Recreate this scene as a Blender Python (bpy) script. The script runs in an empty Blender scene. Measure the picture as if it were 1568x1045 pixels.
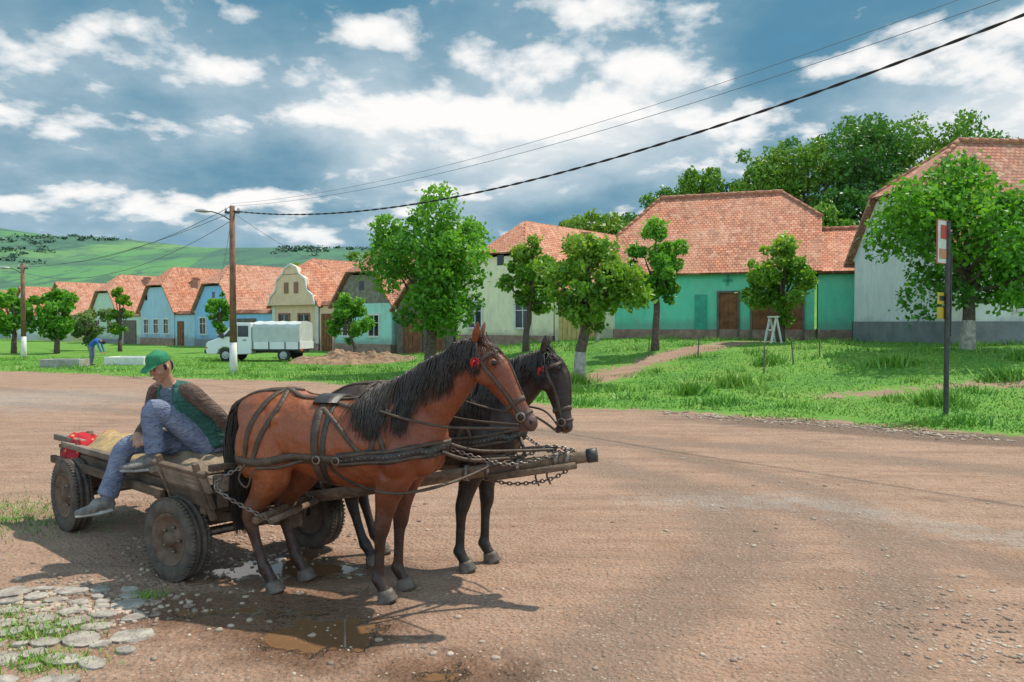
import bpy, math, random
import numpy as np
from mathutils import Vector, Matrix, Quaternion
from mathutils.bvhtree import BVHTree
from mathutils import noise as mnoise
random.seed(7); rng=np.random.default_rng(7)
scene=bpy.context.scene
scene.view_settings.view_transform='Standard'
try: scene.view_settings.look='None'
except Exception: pass
scene.view_settings.exposure=0

# ---------------------------------------------------------------- node helpers
def newmat(name):
    m=bpy.data.materials.new(name); m.use_nodes=True
    nt=m.node_tree; nt.nodes.clear()
    out=nt.nodes.new('ShaderNodeOutputMaterial')
    b=nt.nodes.new('ShaderNodeBsdfPrincipled')
    nt.links.new(b.outputs[0],out.inputs[0])
    return m,nt,b,out
def N(nt,t,**kw):
    n=nt.nodes.new(t)
    for k,v in kw.items(): setattr(n,k,v)
    return n
def noisen(nt,vec,scale,detail=4,rough=.55):
    n=N(nt,'ShaderNodeTexNoise'); n.inputs['Scale'].default_value=scale
    n.inputs['Detail'].default_value=detail; n.inputs['Roughness'].default_value=rough
    if vec is not None: nt.links.new(vec,n.inputs['Vector'])
    return n.outputs['Fac']
def ramp(nt,fac,stops,interp='LINEAR'):
    r=N(nt,'ShaderNodeValToRGB'); r.color_ramp.interpolation=interp
    cr=r.color_ramp
    while len(cr.elements)<len(stops): cr.elements.new(.5)
    for e,(p,c) in zip(cr.elements,stops):
        e.position=p
        e.color=(c[0],c[1],c[2],1) if hasattr(c,'__len__') else (c,c,c,1)
    nt.links.new(fac,r.inputs[0]); return r.outputs[0]
def mix(nt,fac,a,b,mode='MIX'):
    n=N(nt,'ShaderNodeMix',data_type='RGBA',blend_type=mode)
    def setin(s,v):
        if isinstance(v,(tuple,list)): s.default_value=(v[0],v[1],v[2],1)
        elif isinstance(v,(int,float)): s.default_value=v if s.type=='VALUE' else (v,v,v,1)
        else: nt.links.new(v,s)
    setin(n.inputs[0],fac); setin(n.inputs[6],a); setin(n.inputs[7],b)
    return n.outputs[2]
def mth(nt,op,a,b=None,clamp=False):
    n=N(nt,'ShaderNodeMath',operation=op); n.use_clamp=clamp
    for i,v in enumerate((a,b)):
        if v is None: continue
        if isinstance(v,(int,float)): n.inputs[i].default_value=v
        else: nt.links.new(v,n.inputs[i])
    return n.outputs[0]
def mapping(nt,v,scale=(1,1,1),rot=(0,0,0),loc=(0,0,0)):
    m=N(nt,'ShaderNodeMapping'); m.inputs['Scale'].default_value=scale; m.inputs['Rotation'].default_value=rot; m.inputs['Location'].default_value=loc
    nt.links.new(v,m.inputs[0]); return m.outputs[0]
def bump(nt,b,h,strength,dist=.02):
    n=N(nt,'ShaderNodeBump'); n.inputs['Strength'].default_value=strength; n.inputs['Distance'].default_value=dist
    nt.links.new(h,n.inputs['Height']); nt.links.new(n.outputs[0],b.inputs['Normal'])
def objc(nt,kind='Object'):
    return N(nt,'ShaderNodeTexCoord').outputs[kind]
def simple(name,c1,c2=None,scale=5,rough=.8,bs=.3,bscale=None,metal=0,detail=5,spec=.5,bd=.02,lo=.35,hi=.65):
    m,nt,b,out=newmat(name); v=objc(nt)
    c2=c2 or tuple(x*.7 for x in c1)
    f=noisen(nt,v,scale,detail,.6)
    col=ramp(nt,f,[(lo,c1),(hi,c2)])
    nt.links.new(col,b.inputs['Base Color'])
    b.inputs['Roughness'].default_value=rough; b.inputs['Metallic'].default_value=metal
    b.inputs['Specular IOR Level'].default_value=spec
    if bs: bump(nt,b,noisen(nt,v,bscale or scale*4,3,.6),bs,bd)
    return m

# ---------------------------------------------------------------- mesh helpers
def empty(name,loc=(0,0,0),rotz=0):
    e=bpy.data.objects.new(name,None); e.location=loc; e.rotation_euler=(0,0,rotz)
    e.empty_display_size=.2
    scene.collection.objects.link(e); return e
class MB:
    def __init__(s): s.v=[];s.f=[];s.m=[];s.uv=None
    def add(s,vs,fs,mi=0):
        o=len(s.v); s.v.extend([tuple(p) for p in vs]); s.f.extend([tuple(i+o for i in f) for f in fs]); s.m.extend([mi]*len(fs))
    def box(s,c,size,mi=0,R=None,taper=1):
        x,y,z=[d/2 for d in size]; c=Vector(c)
        P=[Vector((a*x*(taper if k>0 else 1),b*y*(taper if k>0 else 1),k*z)) for k in(-1,1) for a,b in((-1,-1),(1,-1),(1,1),(-1,1))]
        if R is not None: P=[R@p for p in P]
        s.add([c+p for p in P],[(0,3,2,1),(4,5,6,7),(0,1,5,4),(1,2,6,5),(2,3,7,6),(3,0,4,7)],mi)
    def beam(s,p,q,w,h,mi=0,up=(0,0,1)):
        p=Vector(p);q=Vector(q);t=(q-p);L=t.length;t.normalize()
        r=t.cross(Vector(up)).normalized(); u=r.cross(t)
        R=Matrix((t,r,u)).transposed()
        s.box((p+q)/2,(L,w,h),mi,R)
    def loft(s,pts,rad,lat=(0,1,0),n=14,mi=0,sub=4,cap=.6):
        V,F=loftgeo(pts,rad,lat,n,sub,cap); s.add(V,F,mi)
    def tube(s,pts,r,mi=0,n=6,sub=1):
        s.loft(pts,[(r,r)]*len(pts) if not hasattr(r,'__len__') else [(x,x) for x in r],(.31,.87,.2),n,mi,sub,.1)
    def revolve(s,prof,c,R=None,n=40,mi=0):
        c=Vector(c);V=[];F=[];k=len(prof)
        for i in range(n):
            a=2*math.pi*i/n
            for r,y in prof:
                p=Vector((r*math.cos(a),y,r*math.sin(a)))
                if R is not None: p=R@p
                V.append(c+p)
        for i in range(n):
            j=(i+1)%n
            for q in range(k-1): F.append((i*k+q,i*k+q+1,j*k+q+1,j*k+q))
        s.add(V,F,mi)
    def obj(s,name,mats,parent=None,smooth=False,bevel=0):
        me=bpy.data.meshes.new(name); me.from_pydata(s.v,[],s.f)
        for m in mats: me.materials.append(m)
        me.polygons.foreach_set('material_index',s.m)
        if smooth: me.polygons.foreach_set('use_smooth',[True]*len(s.f))
        me.update()
        o=bpy.data.objects.new(name,me); scene.collection.objects.link(o)
        if parent: o.parent=parent
        if bevel:
            b=o.modifiers.new('b','BEVEL'); b.width=bevel; b.segments=2; b.limit_method='ANGLE'
        return o
def cr(a,b,c,d,t):
    return .5*((2*b)+(-a+c)*t+(2*a-5*b+4*c-d)*t*t+(-a+3*b-3*c+d)*t*t*t)
def resample(pts,sub):
    A=np.array([list(p) for p in pts],float)
    if sub<=1 or len(A)<3: return A
    out=[];n=len(A)
    for i in range(n-1):
        a=A[max(i-1,0)];b=A[i];c=A[i+1];d=A[min(i+2,n-1)]
        for k in range(sub): out.append(cr(a,b,c,d,k/sub))
    out.append(A[-1]); return np.array(out)
def loftgeo(pts,rad,lat=(0,1,0),n=14,sub=4,cap=.6):
    rad=[(r,r) if not hasattr(r,'__len__') else r for r in rad]
    full=[list(p)+list(r) for p,r in zip(pts,rad)]
    A=resample(full,sub); P=[Vector(x[:3]) for x in A]; Rr=[(max(x[3],.0005),max(x[4],.0005)) for x in A]
    lat=Vector(lat);V=[];F=[]
    m=len(P)
    for i in range(m):
        T=(P[min(i+1,m-1)]-P[max(i-1,0)]).normalized()
        L=(lat-T*lat.dot(T)).normalized(); Nn=T.cross(L)
        for k in range(n):
            a=2*math.pi*k/n
            V.append(P[i]+L*Rr[i][0]*math.cos(a)+Nn*Rr[i][1]*math.sin(a))
    for i in range(m-1):
        for k in range(n):
            F.append((i*n+k,i*n+(k+1)%n,(i+1)*n+(k+1)%n,(i+1)*n+k))
    T0=(P[0]-P[1]).normalized();T1=(P[-1]-P[-2]).normalized()
    V.append(P[0]+T0*cap*min(Rr[0]));V.append(P[-1]+T1*cap*min(Rr[-1]))
    for k in range(n):
        F.append((len(V)-2,(k+1)%n,k)); F.append((len(V)-1,(m-1)*n+k,(m-1)*n+(k+1)%n))
    return V,F
def ellips(c,r,n=14):
    c=Vector(c);V=[];F=[];m=n//2
    for i in range(1,m):
        th=math.pi*i/m
        for k in range(n):
            a=2*math.pi*k/n
            V.append(c+Vector((r[0]*math.sin(th)*math.cos(a),r[1]*math.sin(th)*math.sin(a),r[2]*math.cos(th))))
    V.append(c+Vector((0,0,r[2])));V.append(c-Vector((0,0,r[2])))
    for i in range(m-2):
        for k in range(n): F.append((i*n+k,(i+1)*n+k,(i+1)*n+(k+1)%n,i*n+(k+1)%n))
    for k in range(n):
        F.append((len(V)-2,k,(k+1)%n)); F.append((len(V)-1,(m-2)*n+(k+1)%n,(m-2)*n+k))
    return V,F
class Body:
    """union of closed lofts -> single voxel surface; materials by nearest part"""
    def __init__(s): s.parts=[]
    def loft(s,pts,rad,mi=0,lat=(0,1,0),n=16,sub=4,cap=.6): s.parts.append((*loftgeo(pts,rad,lat,n,sub,cap),mi))
    def ell(s,c,r,mi=0,n=16): s.parts.append((*ellips(c,r,n),mi))
    def build(s,name,mats,voxel,parent=None,smooth=6,fac=.5):
        mb=MB()
        for V,F,mi in s.parts: mb.add(V,F,0)
        o=mb.obj(name+'_src',[])
        r=o.modifiers.new('r','REMESH'); r.mode='VOXEL'; r.voxel_size=voxel; r.use_smooth_shade=True
        sm=o.modifiers.new('s','SMOOTH'); sm.factor=fac; sm.iterations=smooth
        dg=bpy.context.evaluated_depsgraph_get()
        me=bpy.data.meshes.new_from_object(o.evaluated_get(dg))
        bpy.data.objects.remove(o)
        me.name=name; me.materials.clear()
        for m in mats: me.materials.append(m)
        if len(mats)>1:
            bv=[(BVHTree.FromPolygons(V,F),mi) for V,F,mi in s.parts]
            idx=[]
            for p in me.polygons:
                c=p.center;best=9;bm=0
                for t,mi in bv:
                    h=t.find_nearest(c,best)
                    if h[0] is not None and h[3]<best: best=h[3];bm=mi
                idx.append(bm)
            me.polygons.foreach_set('material_index',idx)
        me.polygons.foreach_set('use_smooth',[True]*len(me.polygons))
        ob=bpy.data.objects.new(name,me); scene.collection.objects.link(ob)
        if parent: ob.parent=parent
        tree=BVHTree.FromPolygons([v.co.copy() for v in me.vertices],[tuple(p.vertices) for p in me.polygons])
        return ob,tree

# ---------------------------------------------------------------- camera
cam=bpy.data.cameras.new('camera'); co=bpy.data.objects.new('camera',cam); scene.collection.objects.link(co)
co.location=(0,0,1.94); co.rotation_euler=(math.radians(90-1.29),0,0); cam.lens=28; cam.sensor_width=36
cam.clip_end=6000; cam.clip_start=.05; scene.camera=co

# ---------------------------------------------------------------- light
trav=Vector((-.46,-.36,-1))
sun=bpy.data.lights.new('sun','SUN'); sun.energy=4.8; sun.angle=math.radians(.8); sun.color=(1,.93,.80)
so=bpy.data.objects.new('sun',sun); scene.collection.objects.link(so); so.location=(20,20,40)
so.rotation_euler=trav.to_track_quat('-Z','Y').to_euler()
w=bpy.data.worlds.new('World'); scene.world=w; w.use_nodes=True; nt=w.node_tree; nt.nodes.clear()
out=N(nt,'ShaderNodeOutputWorld'); bg=N(nt,'ShaderNodeBackground'); bg.inputs[1].default_value=.12
nt.links.new(bg.outputs[0],out.inputs[0])
sky=N(nt,'ShaderNodeTexSky'); sky.sky_type='NISHITA'; sky.sun_disc=False
sky.sun_elevation=math.radians(59.7); sky.sun_rotation=math.atan2(.46,.36)
tc=N(nt,'ShaderNodeTexCoord'); sp=N(nt,'ShaderNodeSeparateXYZ'); nt.links.new(tc.outputs['Generated'],sp.inputs[0])
zz=mth(nt,'ADD',mth(nt,'MAXIMUM',sp.outputs[2],0),.30)
cx=mth(nt,'DIVIDE',sp.outputs[0],zz); cy=mth(nt,'DIVIDE',sp.outputs[1],zz)
cb=N(nt,'ShaderNodeCombineXYZ'); nt.links.new(cx,cb.inputs[0]); nt.links.new(cy,cb.inputs[1]); cb.inputs[2].default_value=3.7
def wn(scale,detail,rough,dist=0,off=(0,0,0),k=1.0):
    mp=N(nt,'ShaderNodeMapping'); mp.inputs['Location'].default_value=off; mp.inputs['Scale'].default_value=(k,k,1); nt.links.new(cb.outputs[0],mp.inputs[0])
    n=N(nt,'ShaderNodeTexNoise'); n.inputs['Scale'].default_value=scale; n.inputs['Detail'].default_value=detail
    n.inputs['Roughness'].default_value=rough; n.inputs['Distortion'].default_value=dist
    nt.links.new(mp.outputs[0],n.inputs[0]); return n.outputs['Fac']
big=wn(1.0,2,.5,0,(2.1,.7,0))
det=wn(1.9,7,.56,.1,(3,1.6,0)); detu=wn(1.9,5,.5,.1,(3,1.6,0),.955)
lit=mth(nt,'SUBTRACT',det,detu)
dens=mth(nt,'ADD',mth(nt,'MULTIPLY',big,.5),mth(nt,'MULTIPLY',det,.5))
base_=ramp(nt,dens,[(.36,(.055,.22,.37)),(.44,(.12,.29,.42)),(.50,(.24,.40,.51)),(.56,(.44,.57,.66)),(.63,(.70,.77,.81)),(.70,(.88,.89,.90))])
wh=mth(nt,'ADD',mth(nt,'MULTIPLY',lit,8.0),mth(nt,'MULTIPLY',mth(nt,'SUBTRACT',dens,.5),2.6))
wf=ramp(nt,wh,[(.16,0),(.62,.8),(.9,1)])
cloud=mix(nt,wf,base_,(1.0,.985,.97))
hz=ramp(nt,sp.outputs[2],[(0,.6),(.14,0)])
cloud=mix(nt,hz,cloud,(.56,.74,.84))
# clouds behind the camera, out of view, brightened as added fill for shaded walls
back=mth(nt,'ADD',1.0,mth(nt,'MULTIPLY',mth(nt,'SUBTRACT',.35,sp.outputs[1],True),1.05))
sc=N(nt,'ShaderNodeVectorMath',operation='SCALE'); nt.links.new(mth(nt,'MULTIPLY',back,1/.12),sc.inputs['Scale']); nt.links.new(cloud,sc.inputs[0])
cover=ramp(nt,dens,[(.33,.35),(.42,1)])
skt=mix(nt,1.0,sky.outputs[0],(.5,.9,1.0),'MULTIPLY')
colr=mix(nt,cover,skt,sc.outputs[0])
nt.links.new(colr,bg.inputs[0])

# ---------------------------------------------------------------- terrain
def ss(a,b,x):
    t=np.clip((x-a)/(b-a),0,1); return t*t*(3-2*t)
def H(x,y):
    x=np.asarray(x,float);y=np.asarray(y,float)
    q=y+.82*x
    h=1.2*ss(-8,6,x)*ss(21,40,q)*(1-ss(60,200,x))
    h=h+ss(52,100,y+.25*x)*ss(-12,30,x)*(9+3*np.sin(x*.05))
    far=ss(170,620,y)
    prof=56+7*np.exp(-((x+420)/140.)**2)+5*np.exp(-((x+180)/45.)**2)+4*np.sin(x*.013+1)+2*np.sin(x*.041)
    h=h+far*prof*(1-ss(-60,300,x)*.35)
    side=ss(80,400,np.abs(x))*8
    h=h+side*ss(30,200,y)
    q2=np.sin(x*1.3+.5*y)*np.sin(y*1.1-.3*x)*.015+np.sin(x*.37)*np.sin(y*.41)*.03
    h=h+q2*ss(8,14,np.hypot(x,y))
    h=h-.012*np.exp(-(((x+1.15)/.38)**2+((y-4.95)/.35)**2))
    return h
def Hs(x,y): return float(H(x,y))
EDGE=np.array([(60,-20),(22,4),(12.5,11.2),(8.7,13.6),(6.4,15.6),(4.2,16.9),(1.3,18.0),(-2.,22.5),(-7,26.0),(-14,29.3),(-23,33.5),(-60,55),(-200,140)],float)
def edge_sd(x,y):
    x=np.asarray(x,float);y=np.asarray(y,float)
    best=np.full(x.shape,1e9);sg=np.ones(x.shape)
    for (ax,ay),(bx,by) in zip(EDGE[:-1],EDGE[1:]):
        dx,dy=bx-ax,by-ay;L2=dx*dx+dy*dy
        t=np.clip(((x-ax)*dx+(y-ay)*dy)/L2,0,1)
        d=np.hypot(x-ax-t*dx,y-ay-t*dy)
        cr_=dx*(y-ay)-dy*(x-ax)
        s=np.where(cr_<0,1,-1)
        up=d<best; best=np.where(up,d,best); sg=np.where(up,s,sg)
    return best*sg
def segd(x,y,pts):
    best=np.full(np.shape(x),1e9)
    for (ax,ay),(bx,by) in zip(pts[:-1],pts[1:]):
        dx,dy=bx-ax,by-ay;L2=dx*dx+dy*dy
        t=np.clip(((x-ax)*dx+(y-ay)*dy)/L2,0,1)
        best=np.minimum(best,np.hypot(x-ax-t*dx,y-ay-t*dy))
    return best
PATH=[(2.6,24.5),(4.8,27.6),(8.0,30.2),(10.9,33.3)]
def grassmask(x,y):
    g=edge_sd(x,y)
    g=np.minimum(g,segd(x,y,PATH)-.55)
    g=np.minimum(g,segd(x,y,[(7.5,19.2),(11,19.6),(20,19)])-.22)
    g=np.maximum(g,.55-np.hypot((x+5.4)/1.0,(y-7.6)/1.2)*1.)
    return g
nx,ny=420,420
tx=np.linspace(-1,1,nx); ax_=7.0; X=ax_*np.sinh(tx*math.asinh(1400/ax_))
ty=np.linspace(0,1,ny); t0=-math.asinh(40/7.); t1=math.asinh(2600/7.)
Y=7+7.0*np.sinh(t0+(t1-t0)*ty)
GX,GY=np.meshgrid(X,Y); GZ=H(GX,GY)
V=np.stack([GX.ravel(),GY.ravel(),GZ.ravel()],1)
ii=np.arange(nx*ny).reshape(ny,nx)
Fq=np.stack([ii[:-1,:-1].ravel(),ii[:-1,1:].ravel(),ii[1:,1:].ravel(),ii[1:,:-1].ravel()],1)
me=bpy.data.meshes.new('ground'); me.vertices.add(len(V)); me.vertices.foreach_set('co',V.ravel())
me.loops.add(Fq.size); me.loops.foreach_set('vertex_index',Fq.ravel().astype(np.int32))
me.polygons.add(len(Fq)); me.polygons.foreach_set('loop_start',np.arange(0,Fq.size,4).astype(np.int32))
me.polygons.foreach_set('use_smooth',[True]*len(Fq)); me.update(calc_edges=True)
def fattr(me,name,arr):
    a=me.attributes.new(name,'FLOAT','POINT'); a.data.foreach_set('value',np.ascontiguousarray(arr,dtype=np.float32).ravel())
gm=np.clip(grassmask(GX,GY),-5,5); ed=edge_sd(GX,GY)
mud=np.clip(1-np.abs(ed+.9)/1.1,0,1)*ss(3,6,GX)+np.clip(1-segd(GX,GY,[(3.,16.0),(8,13.2),(12,10)])/.9,0,1)*.6+.5*np.clip(1-np.abs(ed+.3)/.8,0,1)
wet=np.maximum.reduce([1.25-np.hypot((GX+1.2)/.55,(GY-4.92)/.5),
      1.2-np.hypot((GX+1.75)/1.0,(GY-6.25)/.45), .8-np.hypot((GX+2.1)/1.5,(GY-5.35)/.55), .75-np.hypot((GX+1.6)/1.5,(GY-5.3)/.9),.8-np.hypot((GX+.3)/.9,(GY-4.35)/.5)])
tr1=1-segd(GX,GY,[(.3,4.3),(2.0,6.8),(2.3,9.0),(.8,11.6),(-4,15.5),(-12,19)])/.55
tr2=1-segd(GX,GY,[(4.0,4.0),(4.1,6.0),(3.0,8.2),(1.5,9.4)])/.4
tr3=1-segd(GX,GY,[(9,8.5),(5,11.8),(1,14),(-6,18),(-16,24)])/.6
tr4=1-segd(GX,GY,[(1.4,3.6),(3.1,6.2),(3.6,9.0),(2.2,12.4),(-3,17)])/.4
track=np.maximum.reduce([tr1*.7,tr2*.7,tr3*.75,tr4*.7])
gray=np.maximum(1-np.hypot((GX+13)/6.,(GY-20)/5.), .75-segd(GX,GY,[(1.6,8.6),(3.2,8.7),(4.2,7.4),(5.5,6.5)])/.75)
fattr(me,'grass',gm); fattr(me,'wet',np.clip(wet,-1,1.2)); fattr(me,'gray',np.clip(gray,-1,1))
fattr(me,'far',ss(120,260,GY)); fattr(me,'mud',mud); fattr(me,'track',np.clip(track,-1,1))
ground=bpy.data.objects.new('ground',me); scene.collection.objects.link(ground)
m,nt,b,out=newmat('ground_mat'); v=objc(nt)
def attr(nt,n): 
    a=N(nt,'ShaderNodeAttribute'); a.attribute_name=n; return a.outputs['Fac']
n1=noisen(nt,v,.55,4,.6); n2=noisen(nt,v,4,5,.65); n3=noisen(nt,v,28,4,.7)
ns=noisen(nt,mapping(nt,v,(.35,2.6,1),(0,0,math.radians(38))),1.2,4,.6)
dirt=ramp(nt,n1,[(.3,(.31,.17,.10)),(.45,(.40,.235,.155)),(.56,(.37,.22,.145)),(.7,(.26,.145,.09))])
dirt=mix(nt,mth(nt,'MULTIPLY',ramp(nt,n2,[(.42,0),(.62,1)]),.45),dirt,(.46,.305,.22))
dirt=mix(nt,mth(nt,'MULTIPLY',ramp(nt,ns,[(.45,0),(.62,1)]),.5),dirt,(.22,.13,.085))
dirt=mix(nt,ramp(nt,n3,[(.38,.55),(.5,0)]),dirt,(.17,.10,.068))
trk=ramp(nt,mth(nt,'ADD',attr(nt,'track'),mth(nt,'MULTIPLY',mth(nt,'SUBTRACT',n2,.5),1.2)),[(.0,0),(.45,.7)])
dirt=mix(nt,trk,dirt,(.215,.14,.10))
grayc=ramp(nt,n3,[(.35,(.24,.215,.19)),(.65,(.46,.42,.375))])
gf=ramp(nt,mth(nt,'ADD',attr(nt,'gray'),mth(nt,'MULTIPLY',mth(nt,'SUBTRACT',n2,.5),2.2)),[(.1,0),(1.0,.6)])
dirt=mix(nt,gf,dirt,grayc)
mf=ramp(nt,mth(nt,'MULTIPLY',attr(nt,'mud'),mth(nt,'ADD',ns,n2)),[(.35,0),(.8,.85)])
dirt=mix(nt,mf,dirt,(.13,.078,.05))
vo=N(nt,'ShaderNodeTexVoronoi'); vo.inputs['Scale'].default_value=32; nt.links.new(v,vo.inputs['Vector'])
vs=N(nt,'ShaderNodeSeparateColor'); nt.links.new(vo.outputs['Color'],vs.inputs[0])
stone=mth(nt,'MULTIPLY',ramp(nt,vo.outputs['Distance'],[(.25,1),(.42,0)]),ramp(nt,mth(nt,'ADD',mth(nt,'MULTIPLY',vs.outputs[0],.5),mth(nt,'MULTIPLY',n1,.5)),[(.56,0),(.63,1)]))
dirt=mix(nt,mth(nt,'MULTIPLY',stone,.7),dirt,mix(nt,vs.outputs[1],(.52,.43,.35),(.25,.19,.155)))
vo2=N(nt,'ShaderNodeTexVoronoi'); vo2.inputs['Scale'].default_value=85; nt.links.new(v,vo2.inputs['Vector'])
vs2=N(nt,'ShaderNodeSeparateColor'); nt.links.new(vo2.outputs['Color'],vs2.inputs[0])
st2=mth(nt,'MULTIPLY',ramp(nt,vo2.outputs['Distance'],[(.3,1),(.45,0)]),ramp(nt,vs2.outputs[0],[(.66,0),(.76,1)]))
dirt=mix(nt,mth(nt,'MULTIPLY',st2,.5),dirt,mix(nt,vs2.outputs[1],(.55,.45,.37),(.17,.12,.09)))
g2=noisen(nt,v,7,4,.7)
grass=ramp(nt,n1,[(.3,(.065,.21,.018)),(.5,(.13,.32,.022)),(.7,(.22,.34,.05))])
grass=mix(nt,ramp(nt,g2,[(.4,.5),(.6,0)]),grass,(.045,.135,.012))
ge=mth(nt,'ADD',attr(nt,'grass'),mth(nt,'ADD',mth(nt,'MULTIPLY',mth(nt,'SUBTRACT',n2,.5),2.4),mth(nt,'MULTIPLY',mth(nt,'SUBTRACT',n1,.5),2.2)))
gfac=ramp(nt,ge,[(.0,0),(.25,1)])
vf=N(nt,'ShaderNodeTexVoronoi'); vf.inputs['Scale'].default_value=.013
nt.links.new(mapping(nt,v,(1,.30,1)),vf.inputs['Vector'])
vfs=N(nt,'ShaderNodeSeparateColor'); nt.links.new(vf.outputs['Color'],vfs.inputs[0])
field=ramp(nt,vfs.outputs[0],[(.1,(.055,.16,.085)),(.4,(.08,.23,.075)),(.6,(.06,.16,.09)),(.9,(.13,.27,.085))])  # bluish distance haze is painted into the far field greens
fn=noisen(nt,v,.02,5,.65); fn2=noisen(nt,mapping(nt,v,(1,.3,1)),.07,4,.7)
field=mix(nt,ramp(nt,fn,[(.47,0),(.58,.7)]),field,(.035,.105,.08))
field=mix(nt,ramp(nt,fn2,[(.54,0),(.60,.7)]),field,(.03,.085,.065))
col=mix(nt,gfac,dirt,grass)
col=mix(nt,attr(nt,'far'),col,field)
we=mth(nt,'ADD',attr(nt,'wet'),mth(nt,'MULTIPLY',mth(nt,'SUBTRACT',n2,.5),1.3))
damp=ramp(nt,we,[(-.08,0),(.4,1)]); pud=ramp(nt,we,[(.58,0),(.68,1)])
col=mix(nt,damp,col,mix(nt,1.0,col,(.50,.40,.31),'MULTIPLY'))
col=mix(nt,mth(nt,'MULTIPLY',pud,.5),col,(.20,.115,.055))
nt.links.new(col,b.inputs['Base Color'])
rg=mix(nt,damp,(.92,)*3,(.5,)*3); rg=mix(nt,pud,rg,(.04,)*3); nt.links.new(rg,b.inputs['Roughness'])
hh=mth(nt,'ADD',mth(nt,'MULTIPLY',n2,.9),mth(nt,'ADD',mth(nt,'MULTIPLY',n3,.45),mth(nt,'MULTIPLY',vo.outputs['Distance'],-.25)))
hh=mth(nt,'ADD',hh,mth(nt,'MULTIPLY',ns,1.0))
hh=mth(nt,'MULTIPLY',hh,mth(nt,'SUBTRACT',1,pud))
bump(nt,b,hh,.95,.07)
me.materials.append(m)

# ---------------------------------------------------------------- leaf / blades
def leafmesh(name,C,size,rnd,mat,parent,aspect=.6,N3=None):
    n=len(C)
    a=rng.normal(size=(n,3)); a/=np.linalg.norm(a,axis=1)[:,None]
    c=rng.normal(size=(n,3)); bb=np.cross(a,c); bb/=np.linalg.norm(bb,axis=1)[:,None]
    s=(size*rng.uniform(.6,1.3,n))[:,None]
    P=np.stack([C-a*s,C-bb*s*aspect,C+a*s,C+bb*s*aspect],1).reshape(-1,3)
    me=bpy.data.meshes.new(name); me.vertices.add(4*n); me.vertices.foreach_set('co',P.ravel())
    me.loops.add(4*n); me.loops.foreach_set('vertex_index',np.arange(4*n,dtype=np.int32))
    me.polygons.add(n); me.polygons.foreach_set('loop_start',np.arange(0,4*n,4,dtype=np.int32)); me.update(calc_edges=True)
    fattr(me,'rnd',np.repeat(rnd,4)); me.materials.append(mat)
    o=bpy.data.objects.new(name,me); scene.collection.objects.link(o); o.parent=parent; return o
def leafmat(name,dark,mid,light,trans=.4):
    m,nt,b,out=newmat(name)
    r=attr(nt,'rnd')
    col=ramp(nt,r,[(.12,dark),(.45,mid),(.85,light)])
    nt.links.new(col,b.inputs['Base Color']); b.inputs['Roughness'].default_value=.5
    if trans:
        tr=N(nt,'ShaderNodeBsdfTranslucent'); nt.links.new(mix(nt,1.0,col,(1.25,1.2,.5),'MULTIPLY'),tr.inputs[0])
        mx=N(nt,'ShaderNodeMixShader'); mx.inputs[0].default_value=trans
        nt.links.new(b.outputs[0],mx.inputs[1]); nt.links.new(tr.outputs[0],mx.inputs[2]); nt.links.new(mx.outputs[0],out.inputs[0])
    return m
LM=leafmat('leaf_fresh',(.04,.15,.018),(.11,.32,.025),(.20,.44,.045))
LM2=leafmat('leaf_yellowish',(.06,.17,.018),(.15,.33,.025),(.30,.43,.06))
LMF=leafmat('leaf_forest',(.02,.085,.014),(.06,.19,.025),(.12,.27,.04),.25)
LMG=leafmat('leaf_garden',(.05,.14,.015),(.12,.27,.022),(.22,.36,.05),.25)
BARK=simple('bark',(.16,.12,.09),(.07,.05,.04),9,.95,.9,20)
LIME=simple('whitewashed_bark',(.50,.47,.42),(.26,.22,.18),6,.95,.7,20)
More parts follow.
